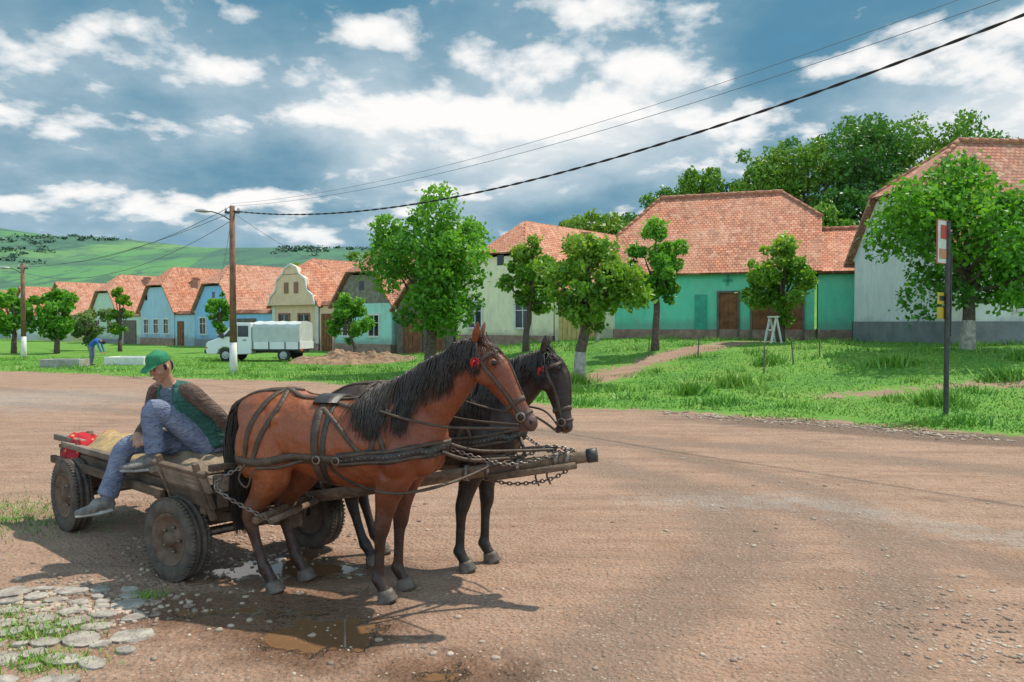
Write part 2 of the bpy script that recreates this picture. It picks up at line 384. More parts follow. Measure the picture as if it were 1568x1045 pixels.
def tree(name,x,y,crown,rx,rz,n=6000,leaf=.10,mat=None,cone=0,tr=.14,lean=0,lime=False,clumps=46,z0=None,ry=None,nl=14):
    mat=mat or LM; z0=Hs(x,y) if z0 is None else z0; ry=ry or rx
    e=empty(name,(x,y,z0)); c=np.array([lean,0,crown])
    K=[];Rr=[]; ph=rng.uniform(0,6.28); 
    while len(K)<clumps:
        p=rng.uniform(-1,1,3); d=np.linalg.norm(p)
        if d>1 or (d<.45 and rng.random()<.6): continue
        k=1-cone*(p[2]*.5+.5)*.85
        lob=1+.20*math.sin(3*math.atan2(p[1],p[0])+ph+2*p[2])
        p=p*np.array([rx*k*lob,ry*k*lob,rz])*.86
        p+=rng.normal(0,.08*rx,3)
        K.append(p); Rr.append(rng.uniform(.13,.32)*rx*(1-.35*cone))
    K=np.array(K);Rr=np.array(Rr)
    wts=Rr**2; idx=rng.choice(len(K),n,p=wts/wts.sum())
    d=rng.normal(size=(n,3)); d/=np.linalg.norm(d,axis=1)[:,None]; rr=rng.uniform(.25,1,n)**.5
    rr=rr*rng.choice([1,1.4],n,p=[.85,.15])
    C=K[idx]+d*(rr*Rr[idx])[:,None]*np.array([1,1,.85])
    cl=rng.uniform(0,1,len(K))
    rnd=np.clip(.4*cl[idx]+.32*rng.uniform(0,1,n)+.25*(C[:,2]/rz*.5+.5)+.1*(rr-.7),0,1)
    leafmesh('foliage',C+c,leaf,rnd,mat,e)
    mb=MB(); top=Vector((lean,0,crown)); fork=max(crown-rz*.75,.7)
    fk=Vector((lean*.5+.05,0,fork))
    mid=Vector((.03,0,min(.9,fork*.6)))
    mb.loft([(0,0,-.2),mid],[tr*1.35,tr],n=10,mi=1 if lime else 0,sub=1)
    mb.loft([mid,fk*.7+mid*.3+Vector((.03,.02,0)),fk,fk*.4+top*.6,top+Vector((0,0,rz*.4))],[tr,tr*.9,tr*.85,tr*.5,tr*.15],n=9)
    for i in rng.choice(len(K),min(nl,len(K)),replace=False):
        q=Vector(K[i])+top; s=fk*(1-.0)+(top-fk)*rng.uniform(0,.5)
        md=(s+q)/2+Vector((0,0,-.08*rx))
        mb.loft([s,md,q],[tr*.42,tr*.28,tr*.08],n=6,sub=3)
    mb.obj('trunk',[BARK,LIME],e,True)
    return e
tree('walnut_tree',-3.1,30,4.1,2.35,2.75,14000,.10,tr=.21,clumps=76)
tree('fruit_tree',.6,35,3.2,1.5,2.1,6000,.10,mat=LM2,tr=.14,clumps=38,lean=.2)
tree('fruit_tree',2.05,24.2,3.15,1.55,1.75,8500,.088,mat=LM2,tr=.17,lime=True,clumps=54,lean=.3)
tree('fruit_tree',5.35,29.8,3.2,1.25,1.75,6000,.09,tr=.13,clumps=40)
tree('pear_tree',10.5,31.2,2.65,2.0,1.75,8000,.088,tr=.15,cone=.8,clumps=60,mat=LM2)
tree('fruit_tree',14.3,25,3.5,2.75,2.45,15000,.098,tr=.19,lime=True,clumps=84,lean=-.1)
tree('young_tree',3.75,35,1.5,.6,.6,1200,.09,tr=.07,clumps=14,lime=True)
tree('young_tree',-8.8,44.5,2.2,1.3,1.7,4200,.11,tr=.1,clumps=30,lean=-.4)
tree('young_tree',-19.5,53,2.6,.9,1.5,2600,.12,tr=.1,clumps=24)
tree('poplar_tree',-26.6,54,2.7,.85,1.8,2800,.13,tr=.12,clumps=24,mat=LM2)
tree('round_tree',-30.2,57,1.9,1.6,1.3,3600,.13,mat=leafmat('leaf_silver',(.07,.15,.05),(.17,.26,.10),(.28,.36,.17)),tr=.12,clumps=30)
tree('round_tree',-28.6,50,2.4,1.6,1.5,4200,.13,tr=.15,clumps=30)
tree('round_tree',-31.3,50,2.6,1.7,1.7,4200,.13,tr=.15,clumps=30)
tree('round_tree',-36.0,52,2.4,1.9,1.9,4000,.13,tr=.15,clumps=30)
tree('garden_tree',-14.5,77,6.0,3.2,3.2,3500,.26,mat=LMG,tr=.25,clumps=32)
tree('garden_tree',-22.5,82,5.4,3.0,2.8,3000,.26,mat=LMG,tr=.25,clumps=32)
tree('garden_tree',-30,86,5.0,2.6,2.6,2500,.26,mat=LMF,tr=.25,clumps=28)
tree('garden_tree',6.2,60,5.8,3.2,3.0,4200,.2,mat=LMG,tr=.25,clumps=36)
tree('garden_tree',9.6,62,5.6,2.6,2.8,4200,.2,mat=LMG,tr=.25,clumps=36)
fx=empty('hillside_forest')
specs=[(33,75,6.5,4.0,4.8,LMF),(36,80,6.6,4.2,4.2,LMF),(24.5,78,5.6,3.4,4.2,LMG),(28.5,77,5.4,3.6,4.2,LMG),(41,78,6.6,4.2,5,LMG),(46,82,6.6,4.5,5,LMF),
 (20,84,5.2,3.4,3.4,LMG),(16.5,86,4.8,3.2,3.0,LMF),(38,90,7,5,5,LMF),(52,90,7,5,5,LMF),(31,92,5,4.5,5,LMF),(60,88,7,5,5,LMF),(26,84,4.4,3.2,3.5,LMF),
 (44.5,74,5,3.5,4.5,LMF),(38.5,72,4,3.4,4,LMG),(70,92,7,6,5,LMF),(12,88,4.2,3.2,2.6,LMF),(22,92,4.6,3.5,3,LMF),(30,71,3.4,2.6,3,LMF),(27,70,2.8,2.4,2.6,LMG),(34,70,3.6,2.8,3.4,LMG)]
for i,(x,y,cz,rx,rz,mt) in enumerate(specs):
    t=tree('forest_tree_%d'%i,x,y,cz,rx,rz,4200,.21,mat=mt,tr=.3,clumps=42,nl=8); t.parent=fx
dm=leafmat('leaf_distant',(.03,.085,.06),(.04,.11,.065),(.06,.14,.07),0)  # distant foliage colours include a painted blue haze tint
Cs=[]
for i in range(1500):
    y=rng.uniform(170,620); x=rng.uniform(-.75,.12)*y
    if mnoise.noise(Vector((x*.012,y*.006,0)))+.5*mnoise.noise(Vector((x*.05,y*.02,3)))<.30: continue
    k=24; r=rng.uniform(1.2,3.0)
    P=rng.normal(size=(k,3))*np.array([r*1.5,r*1.5,r*.45])*.5; P[:,0]+=x;P[:,1]+=y;P[:,2]+=Hs(x,y)+r*.3; Cs.append(P)
Cs=np.concatenate(Cs); leafmesh('distant_trees',Cs,.9,rng.uniform(0,1,len(Cs)),dm,None)
def blades(name,xs,ys,h,mat,wid=.012):
    n=len(xs); z=H(xs,ys)-.01; a=rng.uniform(0,6.28,n); hh=h*rng.uniform(.5,1.4,n)
    B=np.stack([xs,ys,z],1); d=np.stack([np.cos(a),np.sin(a),np.zeros(n)],1)*wid
    ln=rng.normal(0,.45,(n,2))*hh[:,None]; T=B+np.stack([ln[:,0],ln[:,1],hh],1)
    P=np.stack([B-d,B+d,T],1).reshape(-1,3)
    me=bpy.data.meshes.new(name); me.vertices.add(3*n); me.vertices.foreach_set('co',P.ravel())
    me.loops.add(3*n); me.loops.foreach_set('vertex_index',np.arange(3*n,dtype=np.int32))
    me.polygons.add(n); me.polygons.foreach_set('loop_start',np.arange(0,3*n,3,dtype=np.int32)); me.update(calc_edges=True)
    pr=.5+.7*np.array([mnoise.noise(Vector((a_*.35,b_*.35,5))) for a_,b_ in zip(xs,ys)])
    fattr(me,'rnd',np.repeat(np.clip(.45*rng.uniform(0,1,n)+.55*pr,0,1),3)); me.materials.append(mat)
    o=bpy.data.objects.new(name,me); scene.collection.objects.link(o); return o
GM=leafmat('grass_blade',(.06,.20,.018),(.14,.34,.025),(.28,.41,.06),0)
yy=11+34*rng.uniform(0,1,140000)**1.25; xx=rng.uniform(-.72,.72,140000)*yy
g=grassmask(xx,yy); nz=np.array([mnoise.noise(Vector((a*.9,b_*.9,0))) for a,b_ in zip(xx,yy)])
k=(g+nz*1.3)>.2
xs,ys=xx[k],yy[k]
blades('grass',xs,ys,.05+0*xs,GM,.02)
k2=(g>0.4)&(nz>.30); blades('tall_grass',xx[k2],yy[k2],.20+0*xx[k2],GM,.018)
# bushy weeds along the slope
WX=[];WY=[]
for (px,py) in [(9.4,17.6),(4.6,20.5),(6.0,21.5),(12.2,19.9),(1.9,23.8),(14.6,22.5),(7.9,24.6),(10.9,22.8)]:
    WX.append(px+rng.normal(0,.25,260)); WY.append(py+rng.normal(0,.2,260))
WX=np.concatenate(WX);WY=np.concatenate(WY); blades('nettles',WX,WY,.30+0*WX,GM,.03)
cx_=[];cy_=[]
for (px,py,r,nn) in [(-2.95,4.95,.18,700),(-2.65,4.5,.14,500),(-3.3,4.6,.2,600),(-5.2,7.9,.7,2600),(-2.6,5.6,.08,120),(-3.4,5.2,.15,300)]:
    cx_.append(px+rng.normal(0,r,nn)); cy_.append(py+rng.normal(0,r*.6,nn))
cx_=np.concatenate(cx_);cy_=np.concatenate(cy_); blades('weeds',cx_,cy_,.05+0*cx_,GM,.006)
# ---------------------------------------------------------------- stones
def stones(name,items,mat,flat=.75,jit=.18,smooth=True):
    bv,bf=ellips((0,0,0),(1,1,1),8 if smooth else 10); bv=np.array([list(p) for p in bv]); V=[];F=[];o=0
    for (x,y,sx,sy,sz,r) in items:
        p=bv*(1+rng.uniform(-jit,jit,(len(bv),1))); p=p*np.array([sx,sy,sz]); p[:,2]=np.minimum(p[:,2],sz*flat)+p[:,0]*rng.normal(0,.05)
        c,s=math.cos(r),math.sin(r)
        q=np.stack([p[:,0]*c-p[:,1]*s+x,p[:,0]*s+p[:,1]*c+y,p[:,2]+Hs(x,y)+sz*.12],1); V.append(q)
        F.extend([tuple(i+o for i in f) for f in bf]); o+=len(bv)
    me=bpy.data.meshes.new(name); me.from_pydata(np.concatenate(V).tolist(),[],F)
    me.polygons.foreach_set('use_smooth',[smooth]*len(F)); me.materials.append(mat)
    ob=bpy.data.objects.new(name,me); scene.collection.objects.link(ob); return ob
STN=simple('stone',(.44,.39,.33),(.22,.185,.155),9,.9,.8,26,bd=.03)
PEB=simple('pebble',(.50,.39,.30),(.22,.15,.11),2.5,.85,.4,60,lo=.42,hi=.58)
items=[]
tries=0
while len(items)<95 and tries<12000:
    tries+=1
    y=rng.uniform(3.6,5.75); x=rng.uniform(-3.9,-2.05)
    if x>-2.15-(5.7-y)*.12 - max(0,(y-4.9))*.75: continue
    s=rng.uniform(.055,.15)
    if any(math.hypot(x-a[0],y-a[1])<(s+a[2])*.84 for a in items): continue
    items.append((x,y,s,s*rng.uniform(.6,.88),.036,rng.uniform(-.7,.7)))
co_=stones('cobblestones',items,STN,.42,.13,False); bvm=co_.modifiers.new('b','BEVEL'); bvm.width=.008; bvm.segments=2
it=[]
for i in range(2800):
    y=3.8+9*rng.random()**1.7; x=rng.uniform(-.68,.68)*y
    if mnoise.noise(Vector((x*.8,y*.8,4)))<-.05 and rng.random()<.75: continue
    s=rng.uniform(.004,.012)*(1+(rng.random()<.08)*1.8); it.append((x,y,s,s*.75,s*.5,rng.uniform(0,3)))
for i in range(850):
    x=rng.normal(-3.0,.4); y=rng.normal(5.35,.3); s=rng.uniform(.008,.030); it.append((x,y,s,s*.75,s*.6,rng.uniform(0,3)))
for i in range(350):
    x=rng.normal(-2.3,.5); y=rng.normal(6.9,.4); s=rng.uniform(.01,.025); it.append((x,y,s,s*.75,s*.6,rng.uniform(0,3)))
for i in range(450):
    t=rng.uniform(0,1); x=3.2+t*5.0; y=17-t*3.2+rng.normal(0,.35)+max(0,(x-6))*-.3; s=rng.uniform(.015,.05); it.append((x,y,s,s*.75,s*.6,rng.uniform(0,3)))
for i in range(450):
    x=rng.normal(3.3,.6); y=rng.normal(4.9,.4); s=rng.uniform(.008,.024); it.append((x,y,s,s*.75,s*.55,rng.uniform(0,3)))
stones('gravel',it,PEB)
# ---------------------------------------------------------------- houses
def wallmat(name,c,dirty=(.45,.38,.3),amt=.4):
    m,nt,b,out=newmat(name); v=objc(nt)
    f=noisen(nt,v,.9,5,.65); col=mix(nt,ramp(nt,f,[(.5,0),(.72,amt)]),c,dirty)
    col=mix(nt,ramp(nt,noisen(nt,mapping(nt,v,(1,1,.35)),4,4,.7),[(.35,.32),(.6,0)]),col,tuple(x*.65 for x in c))
    s=N(nt,'ShaderNodeSeparateXYZ'); nt.links.new(v,s.inputs[0])
    low=mth(nt,'ADD',s.outputs[2],mth(nt,'MULTIPLY',f,-1.2))
    col=mix(nt,ramp(nt,low,[(-.1,.5),(.35,0)]),col,tuple(x*.5 for x in dirty))
    nt.links.new(col,b.inputs['Base Color']); b.inputs['Roughness'].default_value=.92
    bump(nt,b,noisen(nt,v,14,3),.35,.02); return m
def roofmat(name,c1,c2,c3):
    m,nt,b,out=newmat(name); uv=objc(nt,'UV'); v=objc(nt)
    br=N(nt,'ShaderNodeTexBrick'); nt.links.new(uv,br.inputs['Vector'])
    br.inputs['Scale'].default_value=1; br.inputs['Brick Width'].default_value=.19; br.inputs['Row Height'].default_value=.17
    br.inputs['Mortar Size'].default_value=.014; br.inputs['Mortar Smooth'].default_value=.3; br.inputs['Bias'].default_value=0
    br.inputs['Color1'].default_value=(*c1,1); br.inputs['Color2'].default_value=(*c2,1); br.inputs['Mortar'].default_value=(*[x*.4 for x in c2],1)
    f=noisen(nt,v,.55,5,.65); col=mix(nt,ramp(nt,f,[(.42,0),(.62,.8)]),br.outputs['Color'],c3)
    f2=noisen(nt,mapping(nt,uv,(2.2,.35,1)),1.6,5,.7); col=mix(nt,ramp(nt,f2,[(.34,.5),(.50,0)]),col,tuple(x*.48 for x in c2))
    vr=N(nt,'ShaderNodeTexVoronoi'); vr.inputs['Scale'].default_value=5.4; nt.links.new(uv,vr.inputs['Vector'])
    vq=N(nt,'ShaderNodeSeparateColor'); nt.links.new(vr.outputs['Color'],vq.inputs[0])
    col=mix(nt,ramp(nt,vq.outputs[0],[(.78,0),(.86,.5)]),col,(.66,.38,.26)); col=mix(nt,ramp(nt,vq.outputs[1],[(.84,0),(.92,.5)]),col,(.20,.085,.055))
    nt.links.new(col,b.inputs['Base Color']); b.inputs['Roughness'].default_value=.9
    s=N(nt,'ShaderNodeSeparateXYZ'); nt.links.new(uv,s.inputs[0])
    saw=mth(nt,'FRACT',mth(nt,'DIVIDE',s.outputs[1],.17))
    h=mth(nt,'ADD',mth(nt,'SUBTRACT',1,saw),mth(nt,'MULTIPLY',br.outputs['Fac'],-.6))
    h=mth(nt,'ADD',h,mth(nt,'MULTIPLY',f,2.0))
    bump(nt,b,h,.9,.05); return m
RO=roofmat('roof_tiles_orange',(.66,.26,.145),(.47,.155,.082),(.54,.26,.16))
RP=roofmat('roof_tiles_pale',(.68,.30,.19),(.50,.19,.11),(.54,.29,.20))
RD=roofmat('roof_tiles_weathered',(.54,.21,.12),(.36,.13,.078),(.33,.18,.12))
RDG=simple('ridge_tile',(.56,.25,.15),(.34,.14,.085),6,.9,.4)
WD=simple('brown_wood',(.30,.11,.04),(.15,.05,.018),3,.7,.3)
OLDW=simple('old_boards',(.22,.17,.13),(.12,.09,.07),3,.9,.5)
WHT=simple('white_trim',(.75,.73,.68),(.6,.58,.54),4,.8,.2)
GL=simple('window_glass',(.03,.04,.05),(.015,.02,.025),2,.08,0)
STB=simple('stone_plinth',(.42,.27,.20),(.24,.15,.115),3,.95,.7,12)
GRP=simple('grey_plinth',(.27,.28,.29),(.19,.20,.21),2,.9,.3)
def house(name,O,a,b,La,Wb,z0,wh,rh,wall,roof,feats=(),hip0=.55,hip1=.55,ins=1.5,plinth=None,ph=.5,over=.35,chim=(),gable=None,trim=WHT,roofonly=False):
    e=empty(name,(O[0],O[1],z0))
    a=Vector((a[0],a[1],0)).normalized(); b=Vector((b[0],b[1],0)).normalized()
    def P(i,j,z): return a*i+b*j+Vector((0,0,z))
    mb=MB(); W=Wb; zw=wh; zr=wh+rh; f0=hip0; f1=hip1
    mb.add([P(0,0,-1.2),P(La,0,-1.2),P(La,0,zw),P(0,0,zw)],[(0,1,2,3)])
    mb.add([P(0,W,-1.2),P(La,W,-1.2),P(La,W,zw),P(0,W,zw)],[(3,2,1,0)])
    for i,f in((0,f0),(La,f1)):
        zc=zw+f*rh; jc=f*W/2
        mb.add([P(i,0,-1.2),P(i,W,-1.2),P(i,W,zw),P(i,0,zw)],[(0,1,2,3)],0)
        mb.add([P(i,0,zw),P(i,W,zw),P(i,W-jc,zc),P(i,jc,zc)],[(0,1,2,3)],3)
    if plinth:
        d=.06
        for (p,q,r) in((P(-d,-d,0),P(La+d,-d,0),b),(P(-d,-d,0),P(-d,W+d,0),a),(P(-d,W+d,0),P(La+d,W+d,0),-b)):
            mb.beam(p+Vector((0,0,ph/2-.5))+r*.04,q+Vector((0,0,ph/2-.5))+r*.04,.08,ph+1,1)
    mb.beam(P(-.02,-.07,zw-.14),P(La+.02,-.07,zw-.14),.14,.2,2); mb.beam(P(-.02,W+.07,zw-.14),P(La+.02,W+.07,zw-.14),.14,.2,2)
    faces={'A0':(P(0,0,0),b,-a),'B0':(P(0,0,0),a,-b),'B1':(P(0,W,0),a,b)}
    def fb(F,u0,u1,za,zb,d0,d1,mi):
        o,r,n=faces[F]; R=Matrix((r,n,Vector((0,0,1)))).transposed()
        c=o+r*((u0+u1)/2)+n*((d0+d1)/2)+Vector((0,0,(za+zb)/2)); mb.box(c,(abs(u1-u0),abs(d1-d0),zb-za),mi,R)
    mats=[wall,plinth or wall,trim,gable or wall,GL,WD,OLDW]
    for ft in feats:
        F,u,zb,w_,h_,kind=ft[:6]; extra=ft[6] if len(ft)>6 else None
        mi=None
        if extra is not None:
            if extra not in mats: mats.append(extra)
            mi=mats.index(extra)
        if kind=='win':
            t=.12; M=2 if mi is None else mi
            fb(F,u,u+w_,zb,zb+h_,-.1,.012,4)
            fb(F,u-t,u,zb-t,zb+h_+t,-.05,.075,M); fb(F,u+w_,u+w_+t,zb-t,zb+h_+t,-.05,.075,M)
            fb(F,u,u+w_,zb+h_,zb+h_+t,-.05,.075,M); fb(F,u,u+w_,zb-t,zb,-.05,.11,M)
            fb(F,u+w_/2-.025,u+w_/2+.025,zb,zb+h_,-.04,.04,2); fb(F,u,u+w_/2-.025,zb+h_*.62,zb+h_*.62+.05,-.04,.038,2); fb(F,u+w_/2+.025,u+w_,zb+h_*.62,zb+h_*.62+.05,-.04,.038,2)
        elif kind=='vent': fb(F,u,u+w_,zb,zb+h_,-.1,.012,4)
        elif kind in('door','gate'):
            M=5 if mi is None else mi; t=.1
            fb(F,u,u+w_,zb-.3,zb+h_,-.1,.015,M)
            k=max(2,int(w_/.35))
            for q in range(k): 
                fb(F,u+w_*q/k+.02,u+w_*(q+1)/k-.02,zb+.08,zb+h_*.48,.0,.035,M); fb(F,u+w_*q/k+.02,u+w_*(q+1)/k-.02,zb+h_*.53,zb+h_-.08,.0,.035,M)
            fb(F,u-t,u,zb-.3,zb+h_+t,-.05,.08,2 if kind=='door' else 6); fb(F,u+w_,u+w_+t,zb-.3,zb+h_+t,-.05,.08,2 if kind=='door' else 6); fb(F,u,u+w_,zb+h_,zb+h_+t,-.05,.08,2 if kind=='door' else 6)
        elif kind=='shut': fb(F,u,u+w_,zb,zb+h_,-.05,.05,mi)
        elif kind=='band': fb(F,u,u+w_,zb,zb+h_,-.05,.05,2 if mi is None else mi)
    mb.obj('walls',mats,e)
    V=[];F=[];UV=[]
    sl=rh/(W/2); ov=.3; L=math.hypot(1,sl)
    def poly(pts,uvs): o=len(V); V.extend(pts); F.append(tuple(range(o,o+len(pts)))); UV.extend(uvs)
    ridge0=ins if f0<1 else -ov; ridge1=La-ins if f1<1 else La+ov
    up=.12
    for side in(0,1):
        def Q(i,j,z): return P(i,j if side==0 else W-j,z+up)
        pts=[(-ov,-over,zw-over*sl),(La+ov,-over,zw-over*sl)]
        if f1<1: pts.append((La+ov,f1*W/2,zw+f1*rh))
        pts+= [(ridge1,W/2,zr),(ridge0,W/2,zr)]
        if f0<1: pts.append((-ov,f0*W/2,zw+f0*rh))
        if side: pts=pts[::-1]
        poly([Q(*p) for p in pts],[(p[0]+side*31.3,(p[1]+over)*L) for p in pts])
    for f,i0,rg_,sgn in((f0,-ov,ridge0,1),(f1,La+ov,ridge1,-1)):
        if f<1:
            pts=[(i0,W-f*W/2,zw+f*rh),(i0,f*W/2,zw+f*rh),(rg_,W/2,zr)]
            if sgn<0: pts=[pts[1],pts[0],pts[2]]
            poly([P(p[0],p[1],p[2]+up) for p in pts],[(p[1]+7.7,math.hypot(p[0]-i0,p[2]-zw-f*rh)) for p in pts])
    rm=bpy.data.meshes.new('roof'); rm.from_pydata([tuple(p) for p in V],[],F); ul=rm.uv_layers.new(name='UVMap')
    for i,l in enumerate(rm.loops): ul.data[i].uv=UV[l.vertex_index]
    rm.materials.append(roof); ro=bpy.data.objects.new('roof',rm); scene.collection.objects.link(ro); ro.parent=e
    so_=ro.modifiers.new('s','SOLIDIFY'); so_.thickness=.11; so_.offset=-1
    mr=MB()
    def rr_(p,q,r):
        p=Vector(p);q=Vector(q);n=max(2,int((q-p).length/.4)); 
        for k in range(n):
            a0=p.lerp(q,k/n); a1_=p.lerp(q,(k+1.12)/n)+Vector((0,0,-.01)); mr.loft([a0+Vector((0,0,rng.uniform(-.012,.018))),a1_],[r*1.05,r*.85],n=8,sub=1,cap=.05)
    rr_(P(ridge0,W/2,zr+up+.02),P(ridge1,W/2,zr+up+.02),.11)
    for f,i0,rg_ in((f0,-ov,ridge0),(f1,La+ov,ridge1)):
        if f<1:
            for jj in(f*W/2,W-f*W/2): rr_(P(i0,jj,zw+f*rh+up),P(rg_,W/2,zr+up),.09)
    mr.obj('ridge_tiles',[RDG],e,True)
    if chim:
        mc=MB()
        for (i,j,h) in chim:
            zt=zr-abs(j-W/2)*sl
            mc.box(P(i,j,zt+h/2-.4),(.5,.5,h+.8),0); mc.box(P(i,j,zt+h+.05),(.62,.62,.12),0)
        mc.obj('chimney',[simple('chimney_brick',(.45,.25,.17),(.3,.16,.11),8,.9,.5)],e)
    return e
a1=(.634,.773); b1=(.773,-.634)
def L(s): return (.773*s,45.2-.634*s)
BLU=wallmat('wall_blue',(.30,.56,.88)); BLG=wallmat('wall_greyblue',(.45,.62,.78)); PNK=wallmat('wall_pink',(.88,.58,.40),(.6,.4,.28)); TEA=wallmat('wall_teal',(.42,.76,.66))
CRM=wallmat('wall_cream',(.90,.82,.56),(.64,.52,.34)); GRN=wallmat('wall_green',(.17,.68,.46),(.34,.58,.42),.6); WHW=wallmat('wall_white',(.84,.85,.85),(.6,.6,.58)); LGN=wallmat('wall_mint',(.6,.72,.6))
SUR=simple('surround_brown',(.35,.17,.10),(.25,.12,.08),3,.8,.2); BSH=simple('blue_paint',(.05,.16,.40),(.04,.11,.3),3,.6,.2); GRT=simple('green_paint',(.05,.42,.28),(.04,.30,.2),3,.6,.2)
def win2(F='A0',z=1.05,us=(1.0,3.6),w_=.95,h_=1.25,ex=None): return [(F,u,z,w_,h_,'win')+((ex,) if ex else ()) for u in us]
sidew=[('B1',2.0,1.1,.8,1.1,'win'),('B1',5.5,0.1,.9,2.0,'door')]
house('mint_house',L(-54.5),a1,b1,14,6,-.1,3.0,3.6,LGN,RP,win2()+sidew,plinth=GRP,chim=[(4,3.6,.7)])
house('distant_house',L(-66),a1,b1,14,7,-.1,3.0,3.2,CRM,RP,win2(),hip0=1)
house('distant_house',L(-76),a1,b1,14,7,-.1,3.0,3.0,WHW,RO,win2(),hip0=1)
house('distant_house',L(-90),a1,b1,14,9,-.1,3.0,3.0,BLG,RP,win2(),hip0=1)
house('grey_blue_house',L(-44.1),a1,b1,15,6.1,0,3.1,3.7,BLG,RO,win2(us=(.7,2.5,4.3),w_=.8,h_=1.2)+[('B1',.8,1.0,.7,1.1,'win'),('A0',.9,4.0,.4,.5,'vent'),('B1',5,0,1.0,2.2,'door')],plinth=STB,ph=.6,chim=[(3,4.4,.8)])
house('blue_house',L(-34.5),a1,b1,15,5.8,0,3.0,3.6,BLU,RP,win2(us=(.8,3.5),w_=.9,h_=1.3)+[('B1',1.3,1.0,.9,1.2,'win',BSH),('A0',2.7,4.0,.4,.5,'vent'),('B1',4,0,2.4,2.4,'gate',BSH)],plinth=GRP,ph=.6,chim=[(7,4.4,.8)])
ph_=house('pink_house',L(-23.3),a1,b1,15,5.6,0,3.3,3.2,PNK,RO,win2(us=(.9,3.3),w_=1.2,h_=1.5,ex=SUR)+[('A0',2.0,4.1,.5,.7,'win'),('A0',3.3,4.1,.5,.7,'win'),('A0',-.02,3.25,5.64,.14,'band'),('A0',.0,.0,.35,3.2,'band'),('A0',5.25,0,.35,3.2,'band')],hip0=.62,plinth=STB,ph=.5,chim=[(8,3.6,.8)])
mb=MB(); A=Vector((*a1,0)).normalized();B=Vector((*b1,0)).normalized()
prof=[(0,3.25),(.25,3.9),(.9,4.3),(1.1,5.1),(1.8,5.5),(2.1,5.95),(2.8,6.2),(3.5,5.95),(3.8,5.5),(4.5,5.1),(4.7,4.3),(5.35,3.9),(5.6,3.25)]
fr=[B*u-A*.34+Vector((0,0,z)) for u,z in prof]; bk=[p+A*.32 for p in fr]; n=len(fr)
mb.add(fr+bk,[tuple(range(n)),tuple(reversed(range(n,2*n)))]+[(i,(i+1)%n,n+(i+1)%n,n+i) for i in range(n)],0)
for i in range(n-1): mb.beam(fr[i]-A*.03,fr[i+1]-A*.03,.1,.14,1)
for u in(2.0,3.2):
    mb.box(B*(u+.25)-A*.36+Vector((0,0,4.5)),(.5,.06,.8),2,Matrix((B,A,Vector((0,0,1)))).transposed())
mb.obj('parapet',[PNK,WHT,SUR],ph_)
house('teal_house',L(-15.9),a1,b1,14,5.8,.05,3.2,3.5,TEA,RD,win2(us=(.9,3.6),w_=1.0,h_=1.35)+[('A0',2.6,4.1,.5,.6,'vent'),('B1',3,0,1.0,2.1,'door')],plinth=STB,gable=simple('gable_boards',(.28,.25,.2),(.16,.13,.1),4,.9,.5),chim=[(8,4,.8)])
house('barn',L(-9.6),a1,b1,13,5,.1,2.8,2.6,OLDW,RD,[('A0',.7,0,1.6,2.2,'gate'),('A0',2.9,0,1.4,2.2,'gate')],hip0=1)
house('cream_house',L(-4.3),a1,b1,15,7.2,.65,3.1,4.0,CRM,RO,win2(us=(1.0,4.6),w_=1.0,h_=1.5)+[('A0',3.2,4.6,.5,.6,'vent')],plinth=STB,ph=.6,hip0=.5,ins=2,chim=[(7,4.6,.9)])
OCH=simple('ochre_gate',(.66,.48,.18),(.5,.35,.12),3,.8,.3)
def streetwall(name,s0,s1,z0,h,wall,gates):
    e=empty(name,(*L(s0),z0)); mb=MB(); Ln=s1-s0; mats=[wall,RO,WD,OLDW,OCH]
    mb.beam(A*.2+Vector((0,0,h/2-.5)),A*.2+B*Ln+Vector((0,0,h/2-.5)),.35,h+1,0)
    R1=Matrix((B,A,Vector((0,0,1)))).transposed()
    for s in(-1,1):
        c=A*(.2+s*.14)+B*Ln/2+Vector((0,0,h+.12)); R2=R1@Matrix.Rotation(-s*.75,3,'X'); mb.box(c,(Ln,.42,.06),1,R2)
    for g0,gw,gh,mi in gates:
        mb.box(B*(g0+gw/2)+A*.0+Vector((0,0,gh/2)),(gw,.1,gh),mi,R1)
        for q in range(int(gw/.3)): mb.box(B*(g0+.15+q*.3)-A*.06+Vector((0,0,gh/2)),(.26,.04,gh-.1),mi,R1)
    mb.obj('wall_and_gate',mats,e)
streetwall('courtyard_wall',-37.9,-34.6,0,2.7,BLG,[(.5,1.0,2.1,2)])
streetwall('courtyard_wall',-28.6,-23.4,0,2.7,BLU,[(.5,2.6,2.3,3),(3.7,1,2,2)])
streetwall('courtyard_wall',-17.6,-16,0,3.2,PNK,[(.25,1.1,2.6,2)])
streetwall('courtyard_wall',-48.4,-44.2,0,2.6,LGN,[(1,2.4,2.2,3)])
streetwall('courtyard_wall',3.0,8.2,.9,2.6,CRM,[(.3,2.3,2.3,4)])
aF=(.936,-.35); bF=(.35,.936)
house('green_house',(4.9,38),aF,bF,8.9,7.4,1.2,3.25,3.75,GRN,RO,[('B0',3.75,.15,.55,1.9,'shut',GRT),('B0',4.85,.05,.8,2.05,'door'),('B0',6.3,.05,2.1,2.0,'gate'),('B0',5.0,2.62,.42,.12,'shut',GRT),('B0',5.15,2.45,.12,.46,'shut',GRT)],hip0=.45,hip1=.62,ins=1.5,plinth=STB,ph=.45,trim=OLDW)
F0=Vector((4.9,38))+Vector(aF)*9.0
house('green_annex',(F0.x+.06,F0.y+.02),aF,bF,3.6,5.6,1.2,3.1,1.9,GRN,RO,[],hip0=1,hip1=1,plinth=STB,ph=.45,trim=OLDW)
